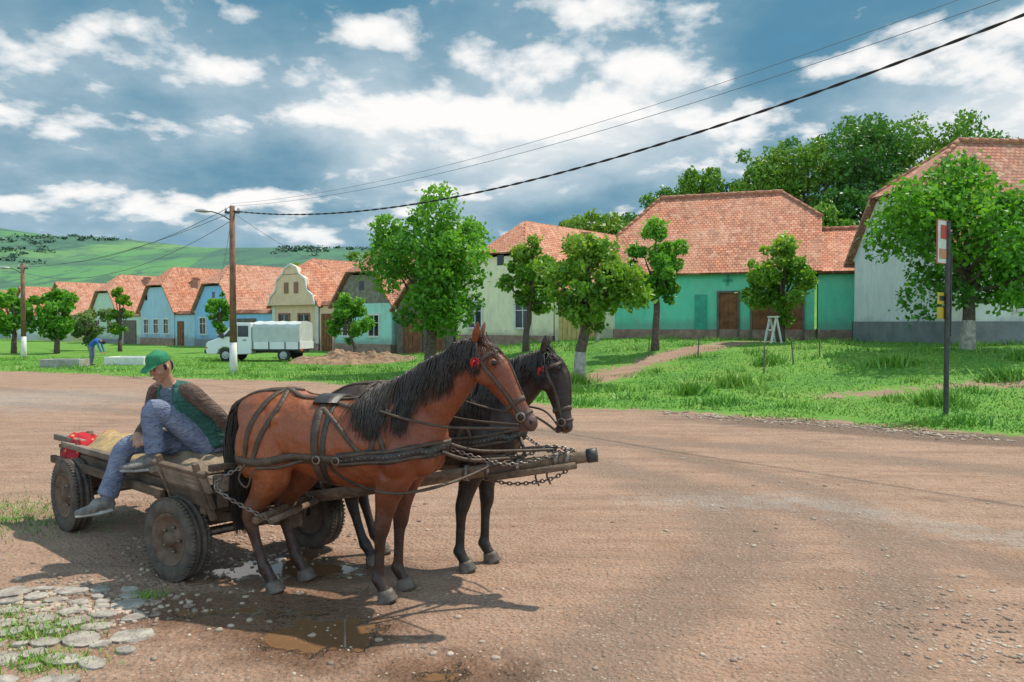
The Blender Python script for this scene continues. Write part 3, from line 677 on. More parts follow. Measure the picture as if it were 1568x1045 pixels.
house('white_house',(15.0,27.3),(.985,.10),(-.10,.985),15,6.2,1.25,3.5,4.05,WHW,RD,[('B0',2.4,1.2,.9,1.3,'win'),('B0',6,1.2,.9,1.3,'win'),('A0',2.9,4.8,.5,.7,'vent'),('B0',9,.1,1,2,'door')],hip0=.5,ins=2.4,plinth=GRP,ph=.75,over=.4)
# poles and wires
PW=simple('pole_wood',(.25,.14,.085),(.14,.075,.045),3,.85,.4); MET=simple('dark_metal',(.09,.09,.09),(.05,.05,.05),8,.5,.2,metal=.6); CON=simple('concrete',(.40,.37,.33),(.27,.25,.22),4,.9,.4)
GALV=simple('galvanised',(.45,.46,.47),(.33,.33,.34),6,.45,.2,metal=.5)
def upole(name,x,y,h,white=True,lamp=True,mt=PW,hd=(-.75,-.35)):
    z=Hs(x,y); e=empty(name,(x,y,z)); mb=MB()
    mb.loft([(0,0,1.2),(0,0,h)],[.135,.10],n=12,sub=1,mi=0,cap=.1); mb.loft([(0,0,-.3),(0,0,1.2)],[.16,.1352],n=12,sub=1,mi=1,cap=.1)
    mb.beam((-.28,0,h-.25),(.28,0,h-.25),.08,.08,2)
    for x_ in(-.24,0,.24): 
        mb.loft([(x_,0,h-.22),(x_,0,h-.14),(x_,0,h-.06)],[.03,.05,.02],n=8,mi=3)
    if lamp:
        d=Vector((*hd,0)); p=Vector((0,0,h-.6))
        mb.tube([p,p+d*.5+Vector((0,0,.25)),p+d+Vector((0,0,.35))],.022,2,6,3)
        q=p+d+Vector((0,0,.35)); dn=d.normalized()
        mb.loft([q-dn*.05,q+dn*.15,q+dn*.4,q+dn*.5],[(.05,.04),(.11,.07),(.10,.06),(.04,.03)],lat=(dn.y,-dn.x,0),n=10,mi=3)
    mb.obj('post',[mt,WHT if white else mt,MET,GALV],e,True); return e
P1=(-10.75,30.7)
upole('utility_pole',*P1,6.45)
upole('utility_pole',-27.6,45,5.3,mt=PW,hd=(-.6,-.3))
upole('utility_pole',14,5.2,9.0,mt=CON,lamp=False)
BLK=simple('black_cable',(.02,.02,.022),(.01,.01,.01),5,.6,0)
GW=simple('grey_wire',(.12,.14,.16),(.1,.12,.13),5,.6,0)
def wire(name,f,r,n=60,mt=None):
    mb=MB(); mb.tube([f(i/n) for i in range(n+1)],r,0,5); return mb.obj(name,[mt or GW])
def cx1(t,b_,c_,z0,o=0): return Vector((-10.75+24.75*t,30.7-25.5*t+o,z0+b_*t+c_*t*t))
mb=MB()
for phs in(0,math.pi):
    mb.tube([cx1(i/600,-5.58,7.98,6.25)+Vector((0,.014*math.cos(i*.4+phs),.014*math.sin(i*.4+phs))) for i in range(601)],.014,0,5)
mb.obj('power_cable',[BLK])
wire('overhead_wire',lambda t:cx1(t,-2.9,4.65,6.45,.1),.006)
wire('overhead_wire',lambda t:cx1(t,-2.7,4.62,6.5,-.15),.005)
P1v=Vector((P1[0],P1[1],6.2)); P2v=Vector((-27.6,45,5.1))
for k,(dz,s) in enumerate([(0,.5),(.25,.8),(-.3,1.1)]):
    wire('overhead_wire',lambda t:P1v.lerp(P2v,t)+Vector((0,0,dz-4*s*t*(1-t))),.012,20)
tgt=Vector((*L(-12),4.9)); wire('overhead_wire',lambda t:P1v.lerp(tgt+Vector((1,.5,0)),t)+Vector((0,0,-3*t*(1-t))),.010,20)
tgt2=Vector((*L(-31),5.0)); wire('overhead_wire',lambda t:P1v.lerp(tgt2,t)+Vector((0,0,-2.4*t*(1-t))),.010,20)
# sign
sx,sy=8.9,16.3; sz=Hs(sx,sy); e=empty('bus_stop_sign',(sx,sy,sz)); mb=MB()
mb.tube([(0,0,-.2),(0,0,3.95)],.05,0,12); mb.tube([(.10,.05,1.6),(.10,.05,3.3)],.02,0,8)
Rs=Matrix.Rotation(math.radians(40),3,'Z')
mb.box((-.16,-.10,3.52),(.52,.03,.85),1,Rs); mb.box((-.16,-.10,3.52),(.56,.022,.89),4,Rs)
mb.box(Vector((-.16,-.10,3.72))+Rs@Vector((0,-.018,0)),(.30,.006,.28),2,Rs)
mb.box(Vector((-.16,-.10,3.28))+Rs@Vector((0,-.018,0)),(.40,.006,.20),5,Rs)
mb.box((-.15,-.05,2.38),(.34,.02,.24),3,Rs); mb.box((-.15,-.05,2.08),(.34,.02,.24),3,Rs); mb.box(Vector((-.15,-.05,2.38))+Rs@Vector((0,-.013,0)),(.22,.006,.10),0,Rs)
mb.beam((-.05,0,3.7),(.12,.05,3.7),.03,.04,0); mb.beam((-.2,-.02,2.2),(.12,.05,2.2),.03,.04,0)
mb.obj('post_and_plates',[MET,simple('sign_white',(.70,.69,.66),(.55,.54,.5),6,.5,.1),simple('sign_red',(.55,.06,.04),None,4,.5,.1),simple('sign_yellow',(.65,.45,.04),None,4,.5,.1),simple('sign_rim',(.50,.13,.06),None,4,.5,.1),simple('sign_orange',(.6,.25,.12),None,4,.5,.1)],e)
# truck
def truck():
    e=empty('pickup_truck',(-15.75,40.9,Hs(-15,41)),math.radians(-6)); W=1.9
    VW=simple('van_paint',(.78,.79,.8),(.72,.73,.74),1,.25,0); TP=simple('tarpaulin',(.55,.58,.56),(.44,.47,.46),2,.75,.6,4)
    RB=simple('rubber',(.025,.025,.025),(.04,.035,.03),6,.8,.3); LG=simple('headlight',(.6,.62,.65),(.4,.42,.45),9,.1,0); OR=simple('indicator',(.6,.15,.02),None,4,.3,0)
    mb=MB()
    pr=[(0.02,.45),(0,.75),(.08,1.0),(.75,1.22),(1.45,1.93),(1.65,1.99),(2.42,1.99),(2.45,1.2),(2.45,.38),(1.5,.35),(1.42,.55),(1.2,.72),(.95,.74),(.7,.6),(.6,.36),(.1,.36)]
    n=len(pr); V=[(x,0,z) for x,z in pr]+[(x,W,z) for x,z in pr]
    mb.add(V,[tuple(range(n)),tuple(reversed(range(n,2*n)))]+[(i,n+i,n+(i+1)%n,(i+1)%n) for i in range(n)],0)
    mb.obj('cab',[VW],e,bevel=.05); mb=MB()
    for y0,y1 in((-.014,.02),(W-.02,W+.014)):
        for prr,mi in(([(.98,1.27),(1.5,1.83),(1.66,1.83),(1.66,1.27)],2),([(1.74,1.27),(1.74,1.83),(2.3,1.83),(2.3,1.27)],2),([(1.69,.5),(1.69,1.9),(1.705,1.9),(1.705,.5)],3)):
            n=len(prr); V=[(x,y0,z) for x,z in prr]+[(x,y1,z) for x,z in prr]
            mb.add(V,[tuple(range(n)),tuple(reversed(range(n,2*n)))]+[(i,n+i,n+(i+1)%n,(i+1)%n) for i in range(n)],mi)
    mb.box((2.1,-.02,1.1),(.18,.03,.04),3)
    nrm=Vector((-.71,0,.7))
    a_=Vector((.8,.13,1.275))+nrm*.012; b_=Vector((1.42,.2,1.90))+nrm*.012
    mb.add([a_,Vector((a_.x,W-.13,a_.z)),Vector((b_.x,W-.2,b_.z)),b_],[(0,1,2,3)],2)
    mb.box((-.02,W/2,.5),(.1,W*.98,.2),3); mb.box((-.01,W/2,.83),(.06,.8,.14),3)
    for y in(.22,W-.22): mb.box((.03,y,.86),(.09,.3,.18),4)
    mb.box((.95,-.12,1.3),(.12,.16,.22),3); mb.box((.05,.02,.7),(.12,.05,.08),5)
    mb.box((3.7,W/2,.62),(2.6,W*.96,.1),3); mb.box((3.0,W/2,.5),(4,.8,.14),3)
    for y in(-.0,W): mb.box((3.75,y,.82),(2.55,.05,.36),0)
    mb.box((5.02,W/2,.82),(.05,W,.36),0); mb.box((5.02,.2,.6),(.06,.3,.12),5)
    for x in(2.55,3.4,4.25,4.98): mb.box((x,-.035,.82),(.05,.03,.38),3)
    prt=[(0,.98),(0.0,1.75),(.06,1.92),(.3,2.02),(W/2,2.08),(W-.3,2.02),(W-.06,1.92),(W,1.75),(W,.98)]
    xs=np.linspace(2.52,5.0,25); V=[];F=[]
    for i,x in enumerate(xs):
        sag=.03*abs(math.sin(i*math.pi/6))
        for y,z in prt:
            s=1 if z>1.0 else 0
            V.append((x,y+(sag*(.6) if y<W/2 else -sag*.6)*s,z-sag*(1 if z>1.8 else 0)))
    k=len(prt)
    for i in range(len(xs)-1):
        for j in range(k-1): F.append((i*k+j,(i+1)*k+j,(i+1)*k+j+1,i*k+j+1))
    F.append(tuple(range(k))); F.append(tuple((len(xs)-1)*k+j for j in reversed(range(k))))
    mb.add(V,F,1)
    for x in(1.08,4.15):
        for y,s in((.1,-1),(W-.1,1)):
            mb.revolve([(.0,-.09),(.2,-.09),(.22,-.11),(.31,-.10),(.335,-.06),(.335,.06),(.31,.1),(.2,.1),(0,.1)],(x,y,.335),n=28,mi=6)
            mb.revolve([(0,s*.115),(.06,s*.12),(.17,s*.1),(.2,s*.112),(.2,s*.05)],(x,y,.335),n=24,mi=7)
    mb.obj('parts',[VW,TP,GL,MET,LG,OR,RB,GALV],e)
truck()
# ---------------------------------------------------------------- horses
def horse_mat(name,body,body2,dark,legz,rough=.40):
    m,nt,b,out=newmat(name); v=objc(nt); s=N(nt,'ShaderNodeSeparateXYZ'); nt.links.new(v,s.inputs[0])
    n=noisen(nt,v,3.0,4,.55); col=ramp(nt,n,[(.3,body),(.7,body2)])
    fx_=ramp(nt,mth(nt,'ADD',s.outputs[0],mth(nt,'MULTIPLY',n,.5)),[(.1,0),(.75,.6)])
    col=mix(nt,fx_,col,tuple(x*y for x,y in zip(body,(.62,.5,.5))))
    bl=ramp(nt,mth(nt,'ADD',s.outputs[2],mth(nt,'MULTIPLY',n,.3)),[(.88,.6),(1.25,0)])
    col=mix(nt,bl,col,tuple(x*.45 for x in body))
    zn=mth(nt,'ADD',s.outputs[2],mth(nt,'MULTIPLY',mth(nt,'SUBTRACT',n,.5),.25))
    leg=ramp(nt,zn,[(legz-.05,1),(legz+.28,0)])
    col=mix(nt,leg,col,dark)
    mz=N(nt,'ShaderNodeVectorMath',operation='DISTANCE'); nt.links.new(v,mz.inputs[0]); mz.inputs[1].default_value=name_muz
    col=mix(nt,ramp(nt,mz.outputs['Value'],[(.06,.9),(.17,0)]),col,(.09,.055,.05))
    dust=noisen(nt,v,7,4,.65)
    col=mix(nt,ramp(nt,dust,[(.55,0),(.75,.22)]),col,(.28,.17,.11))
    st=mapping(nt,v,(1.6,1,.25)); fine=noisen(nt,st,110,3,.7)
    col=mix(nt,ramp(nt,fine,[(.35,.45),(.62,0)]),col,tuple(x*.4 for x in body))
    nt.links.new(col,b.inputs['Base Color']); b.inputs['Specular IOR Level'].default_value=.5
    nt.links.new(ramp(nt,dust,[(.35,rough-.08),(.7,rough+.18)]),b.inputs['Roughness'])
    mus=noisen(nt,mapping(nt,v,(1,1,.6)),6.5,2,.5)
    h=mth(nt,'ADD',mth(nt,'MULTIPLY',fine,.10),mth(nt,'ADD',mth(nt,'MULTIPLY',mus,1.8),mth(nt,'MULTIPLY',noisen(nt,v,16,2),.35)))
    bump(nt,b,h,.6,.04); return m
HAIR=simple('horse_hair_black',(.020,.015,.012),(.05,.034,.024),40,.5,0)
HAIRB=simple('horse_hair_brown',(.10,.035,.018),(.045,.017,.01),40,.5,0)
HOOF=simple('hoof',(.17,.13,.10),(.07,.055,.045),12,.6,.4,30)
LEA=simple('leather',(.055,.033,.020),(.10,.064,.042),12,.6,.4,40)
LEB=simple('black_leather',(.022,.018,.016),(.05,.042,.036),12,.45,.3,40)
STEEL=simple('old_steel',(.30,.27,.24),(.16,.11,.08),20,.45,.3,metal=.8)
REDW=simple('red_wool',(.6,.03,.02),(.4,.02,.015),30,.9,.6,60)
EYE=simple('eye',(.012,.008,.006),None,3,.05,0)
def hairs(name,roots,fn,mat,parent,r=.006,n=5):
    V=[];F=[];o=0
    for p in roots:
        pts=fn(p); A_=resample(pts,3); m_=len(A_)
        for i in range(m_):
            T=A_[min(i+1,m_-1)]-A_[max(i-1,0)]; T/=np.linalg.norm(T)+1e-9
            u=np.cross(T,[.3,.2,.9]); u/=np.linalg.norm(u)+1e-9; w_=np.cross(T,u); rr=r*(1-.8*i/(m_-1))
            for k in range(3):
                an=2.094*k; V.append(A_[i]+u*math.cos(an)*rr+w_*math.sin(an)*rr)
        for i in range(m_-1):
            for k in range(3): F.append((o+i*3+k,o+i*3+(k+1)%3,o+(i+1)*3+(k+1)%3,o+(i+1)*3+k))
        o+=m_*3
    me=bpy.data.meshes.new(name); me.from_pydata([tuple(x) for x in V],[],F); me.materials.append(mat)
    me.polygons.foreach_set('use_smooth',[True]*len(F))
    ob=bpy.data.objects.new(name,me); scene.collection.objects.link(ob); ob.parent=parent; return ob
def horse(name,G,rot,neck,head,crest,mat,legs,headlat=(0,1,0),ears=None,eyes=None,scale=1,forelock=None,second=False):
    e=empty(name,(*G,0),rot); e.scale=(scale,)*3
    bd=Body()
    bd.loft([(-.80,0,1.20),(-.74,0,1.21),(-.60,0,1.20),(-.38,0,1.165),(-.12,0,1.105),(.13,0,1.085),(.36,0,1.12),(.54,0,1.13),(.68,0,1.12),(.77,0,1.11)],
            [(.08,.12),(.16,.20),(.22,.26),(.25,.27),(.29,.305),(.30,.33),(.25,.35),(.205,.31),(.155,.23),(.07,.12)],n=28)
    bd.ell((.36,0,1.36),(.20,.07,.13))
    bd.ell((-.42,0,1.40),(.16,.10,.065))
    for s in(-1,1):
        bd.ell((-.55,s*.135,1.11),(.19,.135,.25)); bd.ell((-.68,s*.115,1.03),(.115,.105,.23)); bd.ell((-.42,s*.19,1.24),(.07,.06,.07))
        bd.ell((-.47,s*.165,.92),(.12,.09,.14))
        bd.ell((.44,s*.12,1.22),(.11,.10,.18)); bd.ell((.56,s*.13,1.08),(.12,.095,.15))
        bd.ell((.47,s*.165,1.02),(.13,.10,.17)); bd.ell((.64,s*.085,1.0),(.11,.085,.13)); bd.ell((.42,s*.155,.86),(.09,.07,.13))
    bd.loft(neck[0],neck[1],n=22); bd.loft(head[0],head[1],lat=headlat,n=20)
    for c,r in head[2]: bd.ell(c,r)
    hoofs=MB()
    for y,kind,dx,k2 in legs:
        s=1 if y>0 else -1
        if kind=='h':
            bd.loft([(-.52+dx*.3,y*.8,1.12),(-.52+dx*.5,y*.95,.95),(-.50+dx,y,.82),(-.575+dx,y,.69),(-.655+dx,y,.565),(-.655+dx,y,.49),(-.62+dx,y,.37),(-.575+dx,y,.23),(-.545+dx,y,.165),(-.50+dx,y,.095),(-.48+dx,y,.06)],
                [(.13,.20),(.13,.20),(.10,.150),(.068,.092),(.048,.072),(.042,.057),(.033,.041),(.033,.039),(.043,.048),(.039,.042),(.048,.052)],n=14)
            bd.ell((-.70+dx,y,.60),(.025,.028,.045)); bd.ell((-.565+dx,y,.15),(.028,.03,.035))
            hx=-.475+dx
        else:
            bd.loft([(.50,y*.8,1.05),(.45,y*.95,.88),(.42+dx*.4,y,.76),(.40+dx*.7,y,.62),(.385+dx,y,.50),(.375+dx,y,.43),(.37+dx,y,.32),(.365+dx,y,.20),(.36+dx,y,.155),(.395+dx,y,.09),(.41+dx,y,.06)],
                [(.09,.17),(.088,.14),(.075,.102),(.058,.069),(.053,.059),(.039,.044),(.032,.038),(.033,.039),(.044,.048),(.039,.042),(.048,.051)],n=14)
            bd.ell((.40+dx,y,.50),(.035,.042,.04)); bd.ell((.335+dx,y,.15),(.028,.03,.035))
            hx=.415+dx
        hoofs.loft([(hx+.018,y,.001),(hx+.008,y,.03),(hx-.008,y,.08)],[(.068,.076),(.062,.068),(.050,.054)],n=18,sub=2,cap=.02)
    hoofs.obj('hooves',[HOOF],e,True)
    ob,bvh=bd.build('body',[mat],.0105,e,6,.5)
    def strap(mb,pts,w_=.03,t=.006,mi=0,off=.002,step=6,free=False):
        w_*=1.15
        A_=resample(pts,step); P=[];Nn=[]
        for p in A_:
            h=bvh.find_nearest(Vector(p))
            if free or h[3]>.12: P.append(Vector(p)); Nn.append(h[1])
            else: P.append(h[0]+h[1]*off); Nn.append(h[1])
        for it_ in range(2):
            P=[P[0]]+[(P[i-1]+P[i]*2+P[i+1])/4 for i in range(1,len(P)-1)]+[P[-1]]
        V=[];m_=len(P)
        for i in range(m_):
            T=(P[min(i+1,m_-1)]-P[max(i-1,0)]).normalized(); n_=Nn[i]; n_=(n_-T*n_.dot(T)).normalized(); s=T.cross(n_)
            for a_,b_ in((-1,0),(1,0),(1,1),(-1,1)): V.append(P[i]+s*a_*w_/2+n_*(b_*t+ (0 if b_ else -.004)))
        F=[]
        for i in range(m_-1):
            for k in range(4): F.append((i*4+k,i*4+(k+1)%4,(i+1)*4+(k+1)%4,(i+1)*4+k))
        mb.add(V,F,mi); return P
    def ring(x,z,ry,rz,tilt=0,n=26):
        return [(x+tilt*math.cos(2*math.pi*i/n),ry*math.sin(2*math.pi*i/n),z+rz*math.cos(2*math.pi*i/n)) for i in range(n+1)]
    hm=MB()
    for s in(-1,1):
        P=strap(hm,[(.80,0,1.08),(.72,s*.2,1.07),(.55,s*.3,1.05),(.35,s*.32,1.02),(.1,s*.33,.99)],.085,.014,1)
        strap(hm,[(.80,0,1.12),(.72,s*.2,1.11),(.55,s*.3,1.09),(.35,s*.32,1.06),(.1,s*.33,1.02)],.018,.020,0); strap(hm,[(.80,0,1.04),(.72,s*.2,1.03),(.55,s*.3,1.01),(.35,s*.32,.98),(.1,s*.33,.96)],.018,.020,0)
        for i in range(2,len(P)-1,1):
            h=bvh.find_nearest(P[i]); hm.add(*ellips(P[i]+h[1]*.014,(.007,.007,.007),6),2)
        strap(hm,[(.12,s*.34,.99),(-.1,s*.34,.985),(-.35,s*.33,.97),(-.6,s*.30,.95),(-.78,s*.2,.95),(-.86,0,.96)],.05,.010,0)
        strap(hm,[(.1,s*.34,.965),(-.1,s*.34,.95),(-.35,s*.33,.915),(-.55,s*.3,.91)],.02,.008,0)
        strap(hm,[(-.42,0,1.5),(-.5,s*.15,1.4),(-.6,s*.26,1.2),(-.68,s*.3,.97)],.034,.009)
        strap(hm,[(-.42,0,1.5),(-.40,s*.2,1.38),(-.5,s*.3,1.15),(-.58,s*.3,.97)],.030,.009)
        strap(hm,[(-.30,0,1.5),(-.5,s*.06,1.47),(-.7,s*.04,1.40),(-.79,s*.02,1.34)],.03,.009)
        strap(hm,[(-.08,s*.05,1.45),(-.25,s*.10,1.43),(-.42,s*.03,1.47)],.03,.009)
        strap(hm,[(-.08,s*.10,1.44),(.1,s*.18,1.39),(.28,s*.22,1.30),(.38,s*.26,1.18),(.42,s*.3,1.04)],.028,.009)
        strap(hm,[(-.06,s*.2,1.36),(.08,s*.28,1.25),(.2,s*.31,1.12),(.3,s*.33,1.02)],.026,.009)
        strap(hm,[(.33,s*.05,1.50),(.36,s*.2,1.35),(.36,s*.3,1.2),(.34,s*.32,1.03)],.032,.009)
        strap(hm,[(-.06,s*.08,1.45),(.2,s*.12,1.46),(.36,s*.2,1.36),(.60,s*.24,1.32)],.018,.008)
        hm.tube([(.36,s*.21,1.34),(.62,s*.23,1.28),(.9,s*.20,1.24),(head[0][-2][0]-.06,head[0][-2][1]+s*.07,head[0][-2][2]-.02)],.009,0,6,6)
        hm.revolve([(.022,-.006),(.032,-.006),(.032,.006),(.022,.006),(.022,-.006)],(-.05,s*.315,1.0),n=16,mi=2); hm.revolve([(.022,-.006),(.030,-.006),(.030,.006),(.022,.006),(.022,-.006)],(.1,s*.325,1.0),n=16,mi=2)
        hm.tube([(-.62,s*.285,.94),(-.66,s*.30,.84),(-.60,s*.29,.78),(-.56,s*.285,.90)],.007,0,6,5)
    strap(hm,ring(-.08,1.12,.35,.36),.05,.010,0,step=2); strap(hm,ring(-.01,1.12,.35,.36,.02),.032,.010,1,step=2)
    strap(hm,[(-.06,-.18,1.40),(-.06,-.08,1.45),(-.06,0,1.46),(-.06,.08,1.45),(-.06,.18,1.40)],.16,.024,1)
    hp=[Vector(p) for p in head[0]]; hl=Vector(headlat).normalized()
    def hring(i,extra):
        p=hp[i]; T=(hp[i+1]-hp[i-1]).normalized(); L_=(hl-T*hl.dot(T)).normalized(); Nn=T.cross(L_); rl,rn=head[1][i]
        return [p+L_*(rl+extra)*math.cos(2*math.pi*k/20)+Nn*(rn+extra)*math.sin(2*math.pi*k/20) for k in range(21)]
    strap(hm,[tuple(p) for p in hring(4,.03)],.026,.008,0,step=2)
    strap(hm,[tuple(p) for p in hring(5,.03)],.018,.008,0,step=2)
    strap(hm,[tuple(p) for p in hring(1,.03)],.024,.008,0,step=2)
    for s in(-1,1):
        q=[hp[k]+hl*s*(head[1][k][0]+.03) for k in (0,1,2,3,4,5)]
        strap(hm,[tuple(p) for p in q],.022,.008,0)
        hm.revolve([(.024,-.005),(.034,-.005),(.034,.005),(.024,.005),(.024,-.005)],hp[5]+hl*s*(head[1][5][0]+.014),n=16,mi=2)
    strap(hm,[tuple(hp[2]+Vector((.10,0,.08))),tuple(hp[3]+Vector((.07,0,.055))),tuple(hp[4]+Vector((.05,0,.04)))],.016,.007,0)
    hm.obj('harness',[LEA,LEB,STEEL],e,True)
    tm=MB(); c=hp[1]-Vector((.03,0,0))-hl*(head[1][1][0]+.02)
    for i in range(30 if not second else 14):
        d=Vector(rng.normal(size=3)); d.normalize(); tm.tube([c,c+d*.03+Vector((0,0,-.006)),c+d*.032+Vector((0,0,-.04))],[.006,.005,.002],0,5)
    tm.obj('red_tassel',[REDW],e,True)
    em=Body()
    for s,(p,q,tipv) in zip((-1,1),ears):
        em.loft([p,Vector(p)*.55+Vector(q)*.45,Vector(p)*.2+Vector(q)*.8,q],[(.022,.020),(.036,.018),(.022,.011),(.004,.004)],lat=tipv,n=12,cap=.2)
    em.build('ears',[mat],.0045,e,2,.4)
    ym=MB()
    for p in eyes: ym.add(*ellips(p,(.021,.016,.019),12),0)
    T=(hp[-1]-hp[-3]).normalized(); Nf=T.cross(hl); 
    if Nf.x<0: Nf=-Nf
    for s in(-1,1):
        c=hp[-2]+hl*s*(head[1][-2][0]*.80)+Nf*head[1][-2][1]*.52; ym.add(*ellips(c,(.011,.012,.017),10),1)
        a_=hp[-2]+hl*s*(head[1][-2][0]*.93)-Nf*.018; b_=hp[-1]+hl*s*.028-Nf*.01+T*.012
        ym.tube([a_-T*.055,a_,b_],.0035,1,5,3)
    ym.obj('eyes_and_nostrils',[EYE,simple('nostril_'+name,(.02,.012,.01),None,5,.6,0)],e,True)
    CR=resample(crest,12); nm=700
    def mane(i):
        t=rng.uniform(0,1)**1.0*(len(CR)-1); k=int(t); k=min(k,len(CR)-2); p=CR[k]+(CR[k+1]-CR[k])*(t-k)
        return p,t/(len(CR)-1)
    def fn(pt):
        p,t=pt; p=Vector(p)+Vector(rng.normal(0,.006,3)); cl_=math.floor(t*16+rng.normal(0,.25)); cr_=math.sin(cl_*12.9)*.5+.5
        ln=(.27+.16*cr_+rng.uniform(-.05,.04))*(1-.35*abs(t-.5)); dr=-.05+.06*math.sin(cl_*7.7)+rng.normal(0,.025)
        cl=.03*math.sin(t*40)+rng.normal(0,.006)
        pts=[p+Vector((0,0,-.012))]
        for f_,yo in((.15,-.05),(.45,-.13),(.75,-.17),(1,-.19)):
            q=p+Vector((dr*f_*1.2+cl*f_,yo,-ln*f_+(.03 if f_<.2 else 0)))
            h=bvh.find_nearest(q)
            o_=rng.uniform(.006,.03)
            if f_>=.3 or h[3]<.02: q=h[0]+h[1]*o_
            else:
                if (q-h[0]).dot(h[1])<0: q=h[0]+h[1]*o_
            pts.append(q)
        return [tuple(x) for x in pts]
    hairs('mane',[mane(i) for i in range(nm)],fn,HAIR,e,.0065)
    if forelock:
        fp,dirv,nn=forelock
        def ff(i):
            p=Vector(fp)+Vector(rng.normal(0,.014,3)); d=Vector(dirv)
            pts=[p]
            for f_ in(.3,.65,1.0):
                q=p+d*f_*rng.uniform(.8,1.1)+Vector(rng.normal(0,.016,3)); h=bvh.find_nearest(q); pts.append(h[0]+h[1]*rng.uniform(.004,.016))
            return [tuple(x) for x in pts]
        hairs('forelock',range(nn),ff,HAIRB if not second else HAIR,e,.005)
    def ft(i):
        a_=rng.uniform(0,6.28); r=rng.uniform(0,1)**.5
        L_=rng.uniform(.75,1.12)
        pts=[(-.775+.015*math.cos(a_),.02*math.sin(a_),1.38+.01*r)]
        for f_,x,z,w_ in((.15,-.85,1.31,.035),(.35,-.885,1.12,.06),(.6,-.88,.88,.08),(.85,-.85,.64,.075),(1,-.83,.46,.05)):
            zz_=1.38-(1.38-z)*L_
            pts.append((x+w_*r*math.cos(a_)+rng.normal(0,.006),w_*1.1*r*math.sin(a_)+rng.normal(0,.006),zz_))
        return pts
    hairs('tail',range(520),ft,HAIR,e,.007)
    return e,bvh
G1=(-1.22,5.74); ROT=math.atan2(-.242,.970)
neck1=([(.38,0,1.20),(.54,0,1.31),(.70,-.0,1.45),(.85,-.01,1.58),(.97,-.02,1.68),(1.04,-.02,1.72)],[(.17,.30),(.145,.27),(.108,.215),(.085,.17),(.075,.13),(.06,.09)])
head1=([(1.02,-.02,1.765),(1.085,-.03,1.69),(1.155,-.045,1.60),(1.235,-.06,1.49),(1.305,-.075,1.395),(1.365,-.085,1.315),(1.405,-.09,1.265),(1.425,-.095,1.235)],
 [(.062,.065),(.090,.105),(.084,.118),(.060,.092),(.048,.070),(.050,.062),(.052,.060),(.036,.040)],
 [((1.09,-.03+.055,1.60),(.075,.03,.085)),((1.09,-.03-.075,1.60),(.075,.03,.085)),((1.155,.045,1.675),(.03,.022,.03)),((1.155,-.125,1.675),(.03,.022,.03)),((1.36,-.088,1.235),(.035,.032,.03)),
  ((1.20,-.115,1.535),(.05,.012,.014)),((1.395,-.125,1.29),(.03,.02,.03)),((1.395,-.055,1.29),(.03,.02,.03))])
crest1=[(.22,0,1.47),(.36,0,1.515),(.48,0,1.575),(.63,0,1.665),(.80,-.01,1.755),(.93,-.02,1.815),(1.02,-.02,1.83)]
name_muz=(1.40,-.09,1.26)
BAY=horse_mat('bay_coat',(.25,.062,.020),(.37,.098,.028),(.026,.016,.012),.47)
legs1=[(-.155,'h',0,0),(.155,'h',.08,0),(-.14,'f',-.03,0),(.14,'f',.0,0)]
h1,b1_=horse('bay_horse',G1,ROT,neck1,head1,crest1,BAY,legs1,headlat=(.18,.98,0),
  ears=[((1.015,-.075,1.815),(1.045,-.105,1.95),(.35,.9,0)),((1.015,.035,1.815),(1.05,.06,1.95),(.35,-.9,0))],
  eyes=[(1.168,-.135,1.672),(1.168,.055,1.672)],forelock=((1.04,-.02,1.84),(.13,-.03,-.19),90))
G2=(-.67,6.41)
neck2=([(.38,0,1.20),(.52,0,1.30),(.66,0,1.41),(.80,-.01,1.51),(.91,-.02,1.58),(.97,-.02,1.60)],[(.17,.30),(.145,.27),(.115,.215),(.09,.17),(.08,.13),(.06,.09)])
head2=([(.965,-.03,1.67),(1.01,-.04,1.595),(1.05,-.055,1.50),(1.085,-.08,1.385),(1.11,-.10,1.28),(1.13,-.11,1.195),(1.14,-.115,1.15),(1.14,-.118,1.12)],
 [(.062,.065),(.090,.105),(.086,.118),(.062,.092),(.050,.070),(.050,.062),(.052,.058),(.036,.040)],
 [((.985,.02,1.50),(.07,.03,.085)),((.985,-.115,1.50),(.07,.03,.085)),((1.07,.035,1.60),(.03,.022,.03)),((1.07,-.13,1.60),(.03,.022,.03)),((1.08,-.11,1.13),(.03,.03,.03))])
crest2=[(.22,0,1.47),(.36,0,1.505),(.48,0,1.56),(.60,0,1.62),(.74,-.01,1.67),(.86,-.02,1.70),(.95,-.03,1.73)]
name_muz=(1.13,-.11,1.16)
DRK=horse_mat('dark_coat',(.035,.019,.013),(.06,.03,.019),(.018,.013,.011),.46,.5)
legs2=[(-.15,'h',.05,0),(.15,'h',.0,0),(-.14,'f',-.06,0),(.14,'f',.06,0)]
h2,b2_=horse('dark_horse',G2,ROT,neck2,head2,crest2,DRK,legs2,headlat=(.22,.97,0),
  ears=[((.955,-.09,1.72),(.985,-.12,1.85),(.35,.9,0)),((.955,.035,1.72),(.99,.06,1.85),(.35,-.9,0))],
  eyes=[(1.085,-.135,1.60),(1.085,.05,1.60)],forelock=((.98,-.03,1.745),(.10,-.03,-.20),80),second=True)
